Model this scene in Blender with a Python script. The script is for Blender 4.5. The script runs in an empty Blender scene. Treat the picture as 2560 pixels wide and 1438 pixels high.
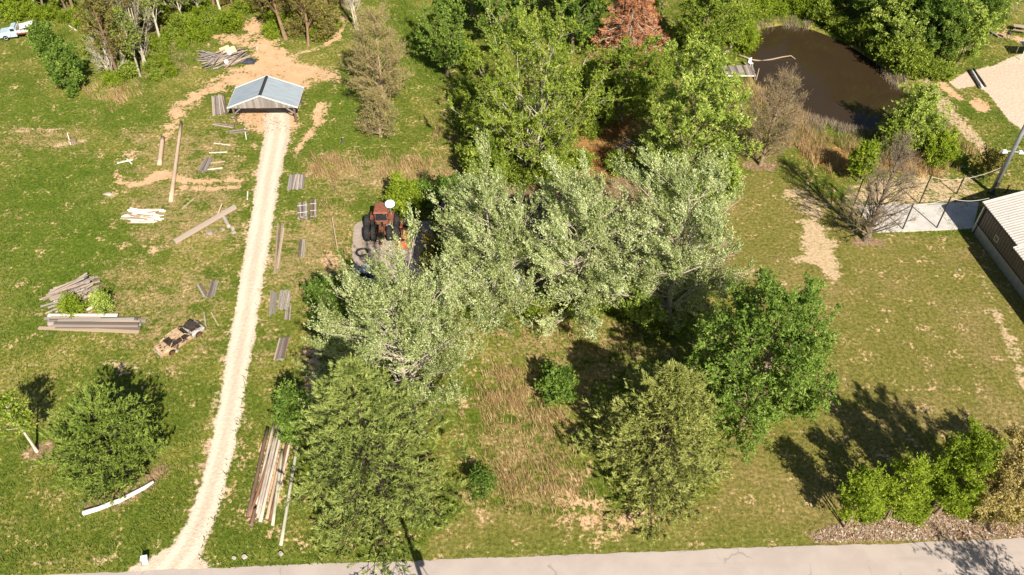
import bpy, math, random
import numpy as np
from mathutils import Vector, Matrix

# ------------------------------------------------------------------ camera, sky, sun, exposure
FPX, PITCH, CAMH = 2100.0, math.radians(44.6), 58.0
SUN_AZ, SUN_EL = math.radians(158.5), math.radians(41.0)   # clockwise from +Y
scn = bpy.context.scene
C = scn.collection
cd = bpy.data.cameras.new('camera'); cam = bpy.data.objects.new('camera', cd); C.objects.link(cam)
cd.sensor_width = 36.0; cd.lens = 36.0 * FPX / 2560.0; cd.clip_start = 0.5; cd.clip_end = 9000
cam.location = (0, 0, CAMH); cam.rotation_euler = (math.radians(90) - PITCH, 0, 0)
scn.camera = cam
w = bpy.data.worlds.new('World'); scn.world = w; w.use_nodes = True
nt = w.node_tree; bg = nt.nodes['Background']
sky = nt.nodes.new('ShaderNodeTexSky'); sky.sky_type = 'NISHITA'; sky.sun_disc = False
sky.sun_elevation = SUN_EL; sky.sun_rotation = SUN_AZ
nt.links.new(sky.outputs[0], bg.inputs[0]); bg.inputs[1].default_value = 0.05
sl = bpy.data.lights.new('sun', 'SUN'); sl.energy = 5.0; sl.angle = math.radians(0.6); sl.color = (1.0, 0.91, 0.77)
so = bpy.data.objects.new('sun', sl); C.objects.link(so)
sdir = Vector((math.sin(SUN_AZ) * math.cos(SUN_EL), math.cos(SUN_AZ) * math.cos(SUN_EL), math.sin(SUN_EL)))
so.rotation_euler = sdir.to_track_quat('Z', 'Y').to_euler()
so.location = (20, -60, 90)
vs = scn.view_settings; vs.view_transform = 'Standard'; vs.look = 'None'; vs.exposure = 0.72; vs.gamma = 1.0
vs.use_curve_mapping = False
scn.cycles.max_bounces = 4; scn.cycles.diffuse_bounces = 2; scn.cycles.transmission_bounces = 3; scn.cycles.transparent_max_bounces = 4
random.seed(7)

# ------------------------------------------------------------------ survey helpers: plan position of a point on the ground
def G(px, py, z=0.0):
    x = (px - 1280) / FPX; y = (719 - py) / FPX
    dy = math.cos(PITCH) + y * math.sin(PITCH); dz = -math.sin(PITCH) + y * math.cos(PITCH)
    t = (z - CAMH) / dz
    return Vector((x * t, dy * t, z))
def GA(pts):
    return np.array([G(p[0], p[1])[:2] for p in pts])
def top_h(bx, by, ty):
    "height in metres of a thing standing at (bx,by) whose top shows at row ty"
    p = G(bx, by); best = (1e9, 0)
    for k in range(1, 400):
        h = k * 0.1; vy = p.y; vz = h - CAMH
        zc = vy * math.cos(PITCH) - vz * math.sin(PITCH); yc = vy * math.sin(PITCH) + vz * math.cos(PITCH)
        e = abs(719 - FPX * yc / zc - ty)
        if e < best[0]: best = (e, h)
    return best[1]
def ppm(py):
    p = G(1280, py); return FPX / (p.y * math.cos(PITCH) + CAMH * math.sin(PITCH))

# ------------------------------------------------------------------ materials
MATS = {}
def newmat(name):
    m = bpy.data.materials.new(name); m.use_nodes = True; MATS[name] = m
    n = m.node_tree.nodes; b = n['Principled BSDF']; b.inputs['Specular IOR Level'].default_value = 0.25
    return m, m.node_tree, b
def rgba(c): return (c[0], c[1], c[2], 1.0)
def mixc(t, f, a, b, blend='MIX'):
    n = t.nodes.new('ShaderNodeMix'); n.data_type = 'RGBA'; n.blend_type = blend; n.clamp_factor = True
    for i, v in ((0, f), (6, a), (7, b)):
        if hasattr(v, 'is_output'): t.links.new(v, n.inputs[i])
        elif i == 0: n.inputs[0].default_value = v
        else: n.inputs[i].default_value = rgba(v)
    return n.outputs[2]
def math_(t, op, a, b=None, clamp=False):
    n = t.nodes.new('ShaderNodeMath'); n.operation = op; n.use_clamp = clamp
    for i, v in ((0, a), (1, b)):
        if v is None: continue
        if hasattr(v, 'is_output'): t.links.new(v, n.inputs[i])
        else: n.inputs[i].default_value = v
    return n.outputs[0]
def noise(t, scale, detail=4, rough=0.55, vec=None, dist=0.0):
    n = t.nodes.new('ShaderNodeTexNoise'); n.inputs['Scale'].default_value = scale; n.inputs['Detail'].default_value = detail
    n.inputs['Roughness'].default_value = rough; n.inputs['Distortion'].default_value = dist
    if vec is not None: t.links.new(vec, n.inputs['Vector'])
    return n.outputs['Fac']
def coord(t, kind='Object', scale=None, rot=None):
    c = t.nodes.new('ShaderNodeTexCoord').outputs[kind]
    if scale is None: return c
    m = t.nodes.new('ShaderNodeMapping'); m.inputs['Scale'].default_value = scale
    if rot: m.inputs['Rotation'].default_value = rot
    t.links.new(c, m.inputs[0]); return m.outputs[0]
def step(t, v, lo, hi):
    n = t.nodes.new('ShaderNodeMapRange'); n.interpolation_type = 'SMOOTHSTEP'
    t.links.new(v, n.inputs[0]); n.inputs[1].default_value = lo; n.inputs[2].default_value = hi
    return n.outputs[0]
def bump(t, b, h, strength, dist):
    n = t.nodes.new('ShaderNodeBump'); n.inputs['Strength'].default_value = strength; n.inputs['Distance'].default_value = dist
    t.links.new(h, n.inputs['Height']); t.links.new(n.outputs[0], b.inputs['Normal'])
def attr(t, name):
    n = t.nodes.new('ShaderNodeAttribute'); n.attribute_name = name; return n

def surf(name, c1, c2, scale=3.0, rough=0.8, metal=0.0, stretch=(1, 1, 1), rnd=0.25, bmp=0.0, c3=None, th=0.62, spec=0.25, bdist=0.02):
    "weathered surface: two tones by noise, optional stain colour c3, tone shift per object"
    m, t, b = newmat(name)
    v = coord(t, 'Object', stretch)
    f = step(t, noise(t, scale, 5, 0.62, v), 0.32, 0.68)
    c = mixc(t, f, c1, c2)
    if c3: c = mixc(t, step(t, noise(t, scale * 0.6 + 0.37, 6, 0.7, v, 0.6), th, th + 0.1), c, c3)
    if rnd:
        oi = t.nodes.new('ShaderNodeObjectInfo').outputs['Random']
        g = math_(t, 'ADD', math_(t, 'MULTIPLY', oi, 2 * rnd), 1 - rnd)
        cc = t.nodes.new('ShaderNodeCombineColor')
        for i in range(3): t.links.new(g, cc.inputs[i])
        c = mixc(t, 1.0, c, cc.outputs[0], 'MULTIPLY')
    t.links.new(c, b.inputs['Base Color']); b.inputs['Roughness'].default_value = rough; b.inputs['Metallic'].default_value = metal
    b.inputs['Specular IOR Level'].default_value = spec
    if bmp: bump(t, b, noise(t, scale * 4, 4, 0.6, v), bmp, bdist)
    return m

def leafmat(name, cols, trans=0.38, rough=0.6, spec=0.3):
    gain = 1.14 if name[:4] in ('leaf', 'need') else 1.0
    m, t, b = newmat(name)
    a = attr(t, 'v').outputs['Fac']
    r = t.nodes.new('ShaderNodeValToRGB'); t.links.new(a, r.inputs[0])
    e = r.color_ramp.elements
    while len(e) < len(cols): e.new(0.5)
    for i, c in enumerate(cols): e[i].position = i / (len(cols) - 1); e[i].color = rgba([min(.85, x * gain) for x in c])
    t.links.new(r.outputs[0], b.inputs['Base Color']); b.inputs['Roughness'].default_value = rough
    b.inputs['Specular IOR Level'].default_value = spec
    tr = t.nodes.new('ShaderNodeBsdfTranslucent')
    t.links.new(mixc(t, 1.0, r.outputs[0], (1.0, 1.0, 0.55), 'MULTIPLY'), tr.inputs[0])
    ms = t.nodes.new('ShaderNodeMixShader'); ms.inputs[0].default_value = trans
    t.links.new(b.outputs[0], ms.inputs[1]); t.links.new(tr.outputs[0], ms.inputs[2])
    t.links.new(ms.outputs[0], t.nodes['Material Output'].inputs[0])
    return m

leafmat('leaf_silver', [(.09,.12,.026),(.235,.28,.085),(.47,.53,.26),(.70,.75,.47)], 0.30)
leafmat('leaf_green', [(0.05, 0.1, 0.013), (0.115, 0.195, 0.024), (0.215, 0.315, 0.05), (0.35, 0.44, 0.11)])
leafmat('leaf_mid', [(0.08, 0.135, 0.013), (0.19, 0.265, 0.026), (0.33, 0.4, 0.055), (0.5, 0.55, 0.14)])
leafmat('leaf_light', [(0.1, 0.16, 0.02), (0.24, 0.33, 0.045), (0.42, 0.5, 0.1), (0.62, 0.67, 0.24)], 0.32)
leafmat('leaf_bright', [(0.11, 0.17, 0.012), (0.21, 0.29, 0.018), (0.33, 0.42, 0.035), (0.47, 0.53, 0.075)], 0.42)
leafmat('leaf_olive', [(0.11, 0.11, 0.022), (0.19, 0.18, 0.038), (0.29, 0.26, 0.065), (0.41, 0.36, 0.13)])
leafmat('leaf_blossom', [(0.2, 0.16, 0.035), (0.36, 0.29, 0.085), (0.52, 0.43, 0.17), (0.66, 0.57, 0.29)], 0.3)
leafmat('leaf_bronze', [(.10, .09, .012), (.18, .15, .015), (.26, .20, .02), (.20, .19, .03)], 0.3)
leafmat('needle_pine', [(0.035, 0.06, 0.012), (0.14, 0.185, 0.036), (0.28, 0.33, 0.085), (0.43, 0.47, 0.16)], 0.18)
leafmat('needle_yellow', [(0.06, 0.085, 0.012), (0.19, 0.22, 0.045), (0.34, 0.36, 0.1), (0.5, 0.51, 0.19)], 0.18)
leafmat('needle_spruce', [(0.035, 0.065, 0.011), (0.12, 0.175, 0.025), (0.21, 0.285, 0.045), (0.33, 0.4, 0.085)], 0.18)
leafmat('needle_dead', [(.20, .075, .03), (.36, .15, .07), (.46, .22, .11), (.50, .30, .18)], 0.12)
leafmat('needle_cypress', [(.17,.15,.04),(.28,.25,.07),(.38,.34,.10),(.48,.42,.16)], 0.25)
leafmat('grass_mix', [(.05,.10,.009),(.115,.175,.017),(.21,.235,.038),(.50,.38,.18)], 0.3)
leafmat('grass_tan', [(.26, .17, .075), (.42, .28, .13), (.56, .40, .21), (.66, .52, .31)], 0.25)
leafmat('grass_rust', [(.18, .09, .03), (.30, .15, .05), (.42, .23, .08), (.50, .32, .14)], 0.25)
leafmat('grass_grey', [(.16, .12, .08), (.28, .22, .15), (.40, .33, .24), (.52, .45, .35)], 0.2)
leafmat('grass_green', [(.07, .13, .012), (.13, .21, .018), (.20, .28, .03), (.28, .34, .06)], 0.35)
leafmat('litter_mix', [(.16, .09, .05), (.30, .19, .11), (.42, .30, .20), (.55, .45, .34)], 0.1)

surf('bark', (.16, .115, .075), (.30, .235, .165), 5, 0.9, stretch=(2, 2, .5), bmp=0.4)
surf('bark_pale', (.42, .36, .28), (.62, .56, .47), 4, 0.85, stretch=(2, 2, .5), bmp=0.2)
surf('bark_brown', (.15, .095, .055), (.28, .19, .115), 5, 0.9, stretch=(2, 2, .5))
surf('bark_bare', (.14, .11, .08), (.24, .19, .14), 5, 0.9)
surf('bark_dark', (.055, .045, .028), (.10, .08, .05), 5, 0.9)
surf('bark_twig', (.26, .19, .12), (.40, .31, .20), 3, 0.9)
surf('wood_grey', (.21, .185, .17), (.36, .325, .30), 5, 0.9, stretch=(.5, 6, 6), rnd=.3, c3=(.16, .12, .10))
surf('wood_tan', (.32, .24, .165), (.47, .37, .27), 5, 0.85, stretch=(.5, 6, 6), rnd=.25, c3=(.22, .14, .09))
surf('wood_pink', (.36, .28, .235), (.50, .41, .35), 5, 0.85, stretch=(.5, 6, 6), rnd=.15, c3=(.30, .22, .17))
surf('wood_white', (.74, .68, .58), (.86, .82, .74), 5, 0.7, stretch=(.5, 6, 6), rnd=.1, c3=(.5, .38, .26), th=.68)
surf('wood_dark', (.10, .075, .06), (.20, .15, .12), 5, 0.9, stretch=(.5, 6, 6), rnd=.25)
surf('wood_rust', (.24, .10, .045), (.40, .19, .09), 5, 0.9, stretch=(.5, 6, 6), rnd=.2, c3=(.13, .08, .06))
surf('pole_tan', (.42, .31, .215), (.55, .43, .31), 4, 0.85, stretch=(3, 3, .4), rnd=.12, c3=(.34, .24, .17))
surf('pole_grey', (.40, .34, .28), (.58, .51, .44), 4, 0.85, stretch=(3, 3, .4), rnd=.2, c3=(.24, .17, .12))
surf('pole_brown', (.14, .09, .065), (.26, .17, .12), 4, 0.85, stretch=(3, 3, .4), rnd=.2)
surf('pole_rust', (.16, .085, .05), (.26, .14, .08), 4, 0.85, stretch=(3, 3, .4), rnd=.2, c3=(.14, .09, .07))
surf('pole_green', (.40, .40, .29), (.56, .54, .42), 4, 0.85, stretch=(3, 3, .4), rnd=.1)
surf('log_white', (.66, .63, .58), (.82, .79, .74), 4, 0.8, stretch=(3, 3, .6), rnd=0, c3=(.30, .25, .20), th=.64)
surf('metal_roof', (.19, .235, .28), (.245, .29, .335), 1.2, 0.6, 0.0, rnd=0, c3=(.27, .26, .25), th=.60, stretch=(.4, 2.5, 1), spec=.5)
surf('metal_white', (.66, .65, .63), (.74, .73, .70), 2, 0.45, 0.1, rnd=0, spec=.4)
surf('metal_tan_roof', (.56, .51, .47), (.66, .61, .57), 1.0, 0.5, 0.15, rnd=0, c3=(.48, .42, .38), th=.66, spec=.4)
surf('metal_brown', (.15, .125, .12), (.19, .16, .15), 1.0, 0.55, 0.1, rnd=0, spec=.4)
surf('metal_grey', (.36, .38, .41), (.45, .47, .50), 2, 0.45, 0.4, rnd=.05)
surf('metal_dark', (.035, .033, .032), (.065, .06, .058), 3, 0.6, 0.2, rnd=.1)
surf('steel_rust', (.13, .055, .03), (.25, .11, .06), 5, 0.85, rnd=.2, c3=(.32, .19, .115), bmp=.2)
surf('paint_oxide', (.20, .07, .045), (.27, .10, .068), 4, 0.7, rnd=.1, c3=(.33, .18, .12))
surf('paint_orange', (.38, .11, .045), (.46, .16, .075), 4, 0.6, rnd=.1, c3=(.40, .22, .13))
surf('paint_blue', (.36, .48, .58), (.46, .57, .65), 3, 0.4, rnd=0, c3=(.34, .22, .15), th=.70, spec=.5)
surf('paint_white', (.70, .69, .67), (.80, .79, .77), 3, 0.5, rnd=0, c3=(.45, .40, .35), th=.70)
surf('burnt_steel', (.36, .22, .11), (.54, .40, .26), 2.6, 0.8, rnd=0, c3=(.07, .05, .038), th=.50, bmp=.15)
surf('burnt_black', (.018, .015, .013), (.06, .045, .035), 4, 0.9, rnd=0)
surf('burnt_silver', (.36, .34, .32), (.52, .50, .47), 3, 0.6, rnd=0, c3=(.16, .09, .05), th=.52)
surf('rubber', (.017, .017, .018), (.04, .039, .038), 6, 0.85, rnd=.1)
surf('glass_dark', (.02, .025, .03), (.035, .04, .045), 2, 0.12, rnd=0, spec=.5)
surf('shingle', (.10, .065, .055), (.17, .115, .10), 6, 0.9, rnd=.08, bmp=.3, c3=(.22, .17, .15), th=.64)
surf('siding', (.38, .35, .31), (.46, .43, .39), 3, 0.8, rnd=.05)
surf('concrete', (.47, .44, .41), (.58, .55, .51), 0.8, 0.9, rnd=0, bmp=.15, c3=(.40, .36, .32), th=.60)
surf('stone', (.22, .19, .16), (.36, .32, .28), 4, 0.9, rnd=.3, bmp=.3)
surf('stone_pale', (.30, .27, .23), (.46, .42, .37), 4, 0.9, rnd=.2, bmp=.3)
surf('plywood', (.58, .40, .24), (.68, .52, .36), 3, 0.8, rnd=.1)
surf('plastic_blue', (.05, .12, .24), (.08, .16, .30), 3, 0.5, rnd=0)
surf('plastic_white', (.78, .78, .78), (.84, .84, .84), 3, 0.4, rnd=0)
surf('tarp_dark', (.03, .035, .05), (.06, .065, .085), 3, 0.5, rnd=0)
surf('rope', (.62, .58, .50), (.74, .70, .62), 3, 0.8, rnd=0)

# ------------------------------------------------------------------ mesh helpers
def fast_mesh(name, V, faces, attrs=None, smooth=False):
    "faces: list of (n,k) integer arrays"
    me = bpy.data.meshes.new(name)
    V = np.asarray(V, np.float32); me.vertices.add(len(V)); me.vertices.foreach_set('co', V.ravel())
    loops = np.concatenate([np.asarray(f, np.int32).ravel() for f in faces])
    cnt = np.concatenate([np.full(len(f), f.shape[1], np.int32) for f in faces])
    st = np.concatenate([[0], np.cumsum(cnt)[:-1]]).astype(np.int32)
    me.loops.add(len(loops)); me.loops.foreach_set('vertex_index', loops)
    me.polygons.add(len(cnt)); me.polygons.foreach_set('loop_start', st); me.polygons.foreach_set('loop_total', cnt)
    if smooth: me.polygons.foreach_set('use_smooth', np.ones(len(cnt), bool))
    for k, a in (attrs or {}).items():
        at = me.attributes.new(k, 'FLOAT', 'POINT'); at.data.foreach_set('value', np.asarray(a, np.float32))
    me.update(calc_edges=True); return me
def link(name, me, mat=None, parent=None, loc=None, rz=0.0):
    o = bpy.data.objects.new(name, me); C.objects.link(o)
    if me is not None and mat and not me.materials: me.materials.append(MATS[mat])
    if parent is not None: o.parent = parent
    if loc is not None: o.location = loc
    if rz: o.rotation_euler = (0, 0, rz)
    return o
def tag(o, label=None, cat=None, group=None, kind=None):
    if label: o['label'] = label
    if cat: o['category'] = cat
    if group: o['group'] = group
    if kind: o['kind'] = kind
    return o
def thing(name, label, cat, loc, rz=0.0, group=None):
    return tag(link(name, None, loc=loc, rz=rz), label, cat, group)
class MB:
    def __init__(s): s.v = []; s.f = []
    def add(s, vs, fs):
        n = len(s.v); s.v += [tuple(p) for p in vs]; s.f += [tuple(i + n for i in f) for f in fs]; return s
    def box(s, c, d, rot=None):
        c = Vector(c); R = rot or Matrix.Identity(3)
        vs = [c + R @ Vector((x * d[0] / 2, y * d[1] / 2, z * d[2] / 2)) for x in (-1, 1) for y in (-1, 1) for z in (-1, 1)]
        return s.add(vs, [(0, 1, 3, 2), (4, 6, 7, 5), (0, 4, 5, 1), (2, 3, 7, 6), (0, 2, 6, 4), (1, 5, 7, 3)])
    def beam(s, p, q, wd, ht):
        p = Vector(p); q = Vector(q); x = (q - p); L = x.length; x.normalize()
        up = Vector((0, 0, 1)) if abs(x.z) < .95 else Vector((0, 1, 0))
        y = up.cross(x).normalized(); z = x.cross(y)
        return s.box((p + q) / 2, (L, wd, ht), Matrix((x, y, z)).transposed())
    def tube(s, pts, rad, sides=8, caps=True):
        pts = [Vector(p) for p in pts]; n = len(pts)
        if not hasattr(rad, '__len__'): rad = [rad] * n
        base = len(s.v); vs = []; fs = []
        for i, p in enumerate(pts):
            d = (pts[min(i + 1, n - 1)] - pts[max(i - 1, 0)]).normalized()
            a = Vector((0, 0, 1)) if abs(d.z) < .9 else Vector((1, 0, 0))
            u = d.cross(a).normalized(); v = d.cross(u)
            vs += [p + (u * math.cos(k * 2 * math.pi / sides) + v * math.sin(k * 2 * math.pi / sides)) * rad[i] for k in range(sides)]
        for i in range(n - 1):
            for k in range(sides):
                a, b = i * sides + k, i * sides + (k + 1) % sides
                fs.append((a, b, b + sides, a + sides))
        if caps: fs += [tuple(range(sides))[::-1], tuple((n - 1) * sides + k for k in range(sides))]
        return s.add(vs, fs)
    def lathe(s, prof, c, axis='z', sides=16):
        "prof: (radius, along-axis) pairs"
        vs = []; fs = []; c = Vector(c); n = len(prof)
        for r, h in prof:
            for k in range(sides):
                a = k * 2 * math.pi / sides; x, y = r * math.cos(a), r * math.sin(a)
                vs.append(c + (Vector((x, y, h)) if axis == 'z' else Vector((h, x, y)) if axis == 'x' else Vector((x, h, y))))
        for i in range(n - 1):
            for k in range(sides):
                a, b = i * sides + k, i * sides + (k + 1) % sides; fs.append((a, b, b + sides, a + sides))
        fs += [tuple(range(sides))[::-1], tuple((n - 1) * sides + k for k in range(sides))]
        return s.add(vs, fs)
    def loft(s, secs, caps=True):
        "secs: list of equal-length closed rings"
        vs = [p for sec in secs for p in sec]; k = len(secs[0]); fs = []
        for i in range(len(secs) - 1):
            for j in range(k):
                a, b = i * k + j, i * k + (j + 1) % k; fs.append((a, b, b + k, a + k))
        if caps: fs += [tuple(range(k))[::-1], tuple((len(secs) - 1) * k + j for j in range(k))]
        return s.add(vs, fs)
    def build(s, name, mat, parent=None, smooth=False, bevel=0.0):
        me = bpy.data.meshes.new(name); me.from_pydata(s.v, [], s.f)
        if smooth:
            for p in me.polygons: p.use_smooth = True
        me.update(); o = link(name, me, mat, parent)
        if bevel:
            b = o.modifiers.new('bevel', 'BEVEL'); b.width = bevel; b.segments = 2; b.limit_method = 'ANGLE'
        return o
_unit = {}
def unit_box(mat):
    if mat not in _unit:
        b = .5; me = bpy.data.meshes.new('board'); m = MB().box((0, 0, 0), (1, 1, 1)); me.from_pydata(m.v, [], m.f)
        me.materials.append(MATS[mat]); me.update(); _unit[mat] = me
    return _unit[mat]
def plank(name, mat, p, q, wd, th, parent=None, roll=0.0):
    "one board from p to q (in the parent's space), its own object, shared mesh"
    p = Vector(p); q = Vector(q); x = q - p; L = x.length; x.normalize()
    up = Vector((0, 0, 1)) if abs(x.z) < .95 else Vector((0, 1, 0))
    y = up.cross(x).normalized(); z = x.cross(y)
    M = Matrix((x, y, z)).transposed().to_4x4() @ Matrix.Rotation(roll, 4, 'X') @ Matrix.Diagonal((L, wd, th, 1))
    M.translation = (p + q) / 2
    o = bpy.data.objects.new(name, unit_box(mat)); C.objects.link(o)
    if parent is not None: o.parent = parent
    o.matrix_local = M
    return o

# ------------------------------------------------------------------ vegetation generators (numpy)
def nrm(a): return a / np.maximum(np.linalg.norm(a, axis=-1, keepdims=True), 1e-6)
def bez(p0, p1, p2, s): s = s[..., None]; return (1 - s) ** 2 * p0 + 2 * s * (1 - s) * p1 + s * s * p2
def bezt(p0, p1, p2, s): s = s[..., None]; return nrm(2 * (1 - s) * (p1 - p0) + 2 * s * (p2 - p1))
class Geo:
    def __init__(s): s.V = []; s.F3 = []; s.F4 = []; s.A = []; s.n = 0
    def add(s, V, F, a):
        V = V.reshape(-1, 3); F = F + s.n; (s.F4 if F.shape[1] == 4 else s.F3).append(F)
        s.V.append(V); s.A.append(np.broadcast_to(a, (len(V),)) if np.ndim(a) == 0 else a); s.n += len(V)
    def mesh(s, name, mat, smooth=False):
        fs = [np.concatenate(x) for x in (s.F3, s.F4) if x]
        me = fast_mesh(name, np.concatenate(s.V), fs, {'v': np.concatenate(s.A)}, smooth); me.materials.append(MATS[mat]); return me
def tubes(geo, P, R, sides):
    "P (N,K,3), R (N,K)"
    N, K, _ = P.shape
    T = nrm(P[:, -1] - P[:, 0]); ref = np.where(np.abs(T[:, 2:3]) < .9, np.array([[0, 0, 1.]]), np.array([[1., 0, 0]]))
    U = nrm(np.cross(T, ref)); W = np.cross(T, U)
    a = np.arange(sides) * 2 * math.pi / sides
    ring = np.cos(a)[None, :, None] * U[:, None, :] + np.sin(a)[None, :, None] * W[:, None, :]
    V = P[:, :, None, :] + R[:, :, None, None] * ring[:, None, :, :]
    base = (np.arange(N) * K * sides)[:, None, None]; k = np.arange(K - 1)[None, :, None] * sides; j = np.arange(sides)[None, None, :]
    a0 = base + k + j; b0 = base + k + (j + 1) % sides
    geo.add(V, np.stack([a0, b0, b0 + sides, a0 + sides], -1).reshape(-1, 4), 0.5)
def leaves(geo, P, D, Nn, L, W, v, fold=.25):
    "small leaf-shaped faces: P base, D direction, Nn normal"
    S = nrm(np.cross(D, Nn)); L = L[:, None]; W = W[:, None]
    V = np.stack([P - S * W * .5, P + S * W * .5, P + D * L], 1); n = len(P)
    geo.add(V, np.arange(n * 3).reshape(n, 3), np.repeat(v, 3))

def tree_mesh(seed, h, r, cz=.6, rz=.42, nl=26, nb=9, ntw=6, nlv=7, leaf=.30, wind=(0, 0, 0), asc=.7, stems=1, lean=(0, 0),
              tw=1.0, leafmat_='leaf_mid', bark='bark', bare=0.0, rt=None, lobes=.22, vbias=0.0, aspect=.62, twigwood=False, low=.12, up=.35, tj=.48, lj=.5, taper=0.0):
    rg = np.random.default_rng(seed); wood = Geo(); lf = Geo(); wind = np.array(wind, float)
    rt = rt or h * .017
    # trunks
    TS = []
    for s in range(stems):
        az = rg.uniform(0, 6.28); off = (0.0 if stems == 1 else r * .28)
        top = np.array([lean[0] + off * math.cos(az + s * 6.28 / stems), lean[1] + off * math.sin(az + s * 6.28 / stems), h * (.86 - .06 * s)])
        b = np.array([.25 * math.cos(s * 2.1), .25 * math.sin(s * 2.1), -.15]) if stems > 1 else np.array([0, 0, -.15])
        m = (b + top) * .5 + np.array([rg.normal(0, .03 * h), rg.normal(0, .03 * h), .05 * h]) * (1 if stems == 1 else .6)
        TS.append((b, m, top))
    K = 9; ss = np.linspace(0, 1, K)
    P = np.stack([bez(b[None], m[None], t[None], ss) for b, m, t in TS]); R = rt * (1 - .85 * ss) / math.sqrt(stems); R[0] *= 1.35
    tubes(wood, P, np.broadcast_to(R, P.shape[:2]), 8)
    # limbs end on an uneven envelope
    i = np.arange(nl) + .5; ph = np.arccos(1 - 1.82 * i / nl); az = math.pi * (1 + 5 ** .5) * i + rg.normal(0, .25, nl)
    d = np.stack([np.sin(ph) * np.cos(az), np.sin(ph) * np.sin(az), np.cos(ph)], 1)
    p1, p2 = rg.uniform(0, 6.28, 2)
    mag = (rg.uniform(.45, 1.0, nl) ** .5) * (1 + lobes * np.sin(2 * az + p1) * .6 + lobes * np.sin(3 * az + 4 * ph + p2)) + rg.normal(0, .05, nl)
    E = np.array([lean[0] * .8, lean[1] * .8, cz * h]) + d * mag[:, None] * np.array([max(r - .5 * tw, r * .8), max(r - .5 * tw, r * .8), rz * h - min(.45 * tw, .06 * h)])
    E[:, :2] *= (1 - taper * np.clip(E[:, 2:3] / h, 0, 1) ** 1.2) * (1 + .3 * taper)
    E[:, 2] = np.clip(E[:, 2], low * h, h * 1.02)
    hd = np.linalg.norm(E[:, :2], axis=1)
    sz = np.clip((E[:, 2] - asc * hd) / (h * .86), .08, .93)
    st = rg.integers(0, stems, nl)
    B = np.stack([t[0] for t in TS])[st]; M = np.stack([t[1] for t in TS])[st]; T = np.stack([t[2] for t in TS])[st]
    S0 = bez(B, M, T, sz)
    mid = (S0 + E) * .5 + np.stack([rg.normal(0, .06 * r, nl), rg.normal(0, .06 * r, nl), .10 * hd + rg.normal(0, .04 * h, nl)], 1)
    Ks = np.linspace(0, 1, 6)
    P = bez(S0[:, None], mid[:, None], E[:, None], np.broadcast_to(Ks, (nl, 6)))
    r0 = (rt * .30 / stems ** .3) * (1 - .6 * sz); tubes(wood, P, r0[:, None] * (1 - .85 * Ks)[None], 5)
    # branches
    n = nl * nb; li = np.repeat(np.arange(nl), nb); s = rg.uniform(.25, 1, n)
    p = bez(S0[li], mid[li], E[li], s); t = bezt(S0[li], mid[li], E[li], s)
    out = nrm(p - np.array([lean[0] * .8, lean[1] * .8, cz * h * .8]))
    dr = nrm(t * .7 + rg.normal(0, .5, (n, 3)) + out * .55 + np.array([0, 0, up]) + wind * .5)
    ln = rg.uniform(.45, 1, n) * .36 * r * (1.15 - .5 * s)
    e = p + dr * ln[:, None]; e[:, 2] = np.maximum(e[:, 2], .25)
    m = (p + e) * .5 + rg.normal(0, .07, (n, 3)) * ln[:, None]
    Kb = np.linspace(0, 1, 3)
    tubes(wood, bez(p[:, None], m[:, None], e[:, None], np.broadcast_to(Kb, (n, 3))), np.maximum(.012, r0[li] * .38)[:, None] * (1 - .7 * Kb)[None], 3)
    # twigs
    N = n * ntw; bi = np.repeat(np.arange(n), ntw); s = rg.uniform(.15, 1, N)
    q = bez(p[bi], m[bi], e[bi], s); t = bezt(p[bi], m[bi], e[bi], s)
    dr = nrm(t * .6 + rg.normal(0, tj, (N, 3)) + np.array([0, 0, up * .9]) + wind)
    ln = rg.uniform(.4, 1, N) * tw; qe = q + dr * ln[:, None]; qe[:, 2] = np.maximum(qe[:, 2], .15)
    if twigwood:
        kk = np.array([0, 1.]); tubes(wood, np.stack([q, qe], 1), np.full((N, 2), .011) * np.array([1, .5]), 3)
    limbv = rg.uniform(-.5, .5, nl); brv = rg.uniform(-.5, .5, n)
    if nlv > 2: nlv = int(nlv * 1.5); leaf *= .84
    if nlv > 0:
        nk = N * nlv; ti = np.repeat(np.arange(N), nlv)
        if bare > 0:
            ti = ti[rg.uniform(0, 1, nk) > bare]; nk = len(ti)
        s = rg.uniform(.1, 1.05, nk)
        lp = q[ti] + (qe - q)[ti] * s[:, None] + rg.normal(0, .06, (nk, 3))
        ld = nrm(dr[ti] * .55 + rg.normal(0, lj, (nk, 3)) + wind * .4); lnn = nrm(rg.normal(0, .55, (nk, 3)) + np.array([.12, -.35, .75]))
        sz_ = leaf * rg.uniform(.6, 1.3, nk)
        v = np.clip(.42 + vbias + .26 * limbv[li[bi[ti]]] + .30 * brv[bi[ti]] + rg.normal(0, .2, nk), 0, 1)
        leaves(lf, lp, ld, lnn, sz_, sz_ * aspect, v)
        return wood.mesh('trunk', bark, True), lf.mesh('crown', leafmat_)
    return wood.mesh('trunk', bark, True), None

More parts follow.
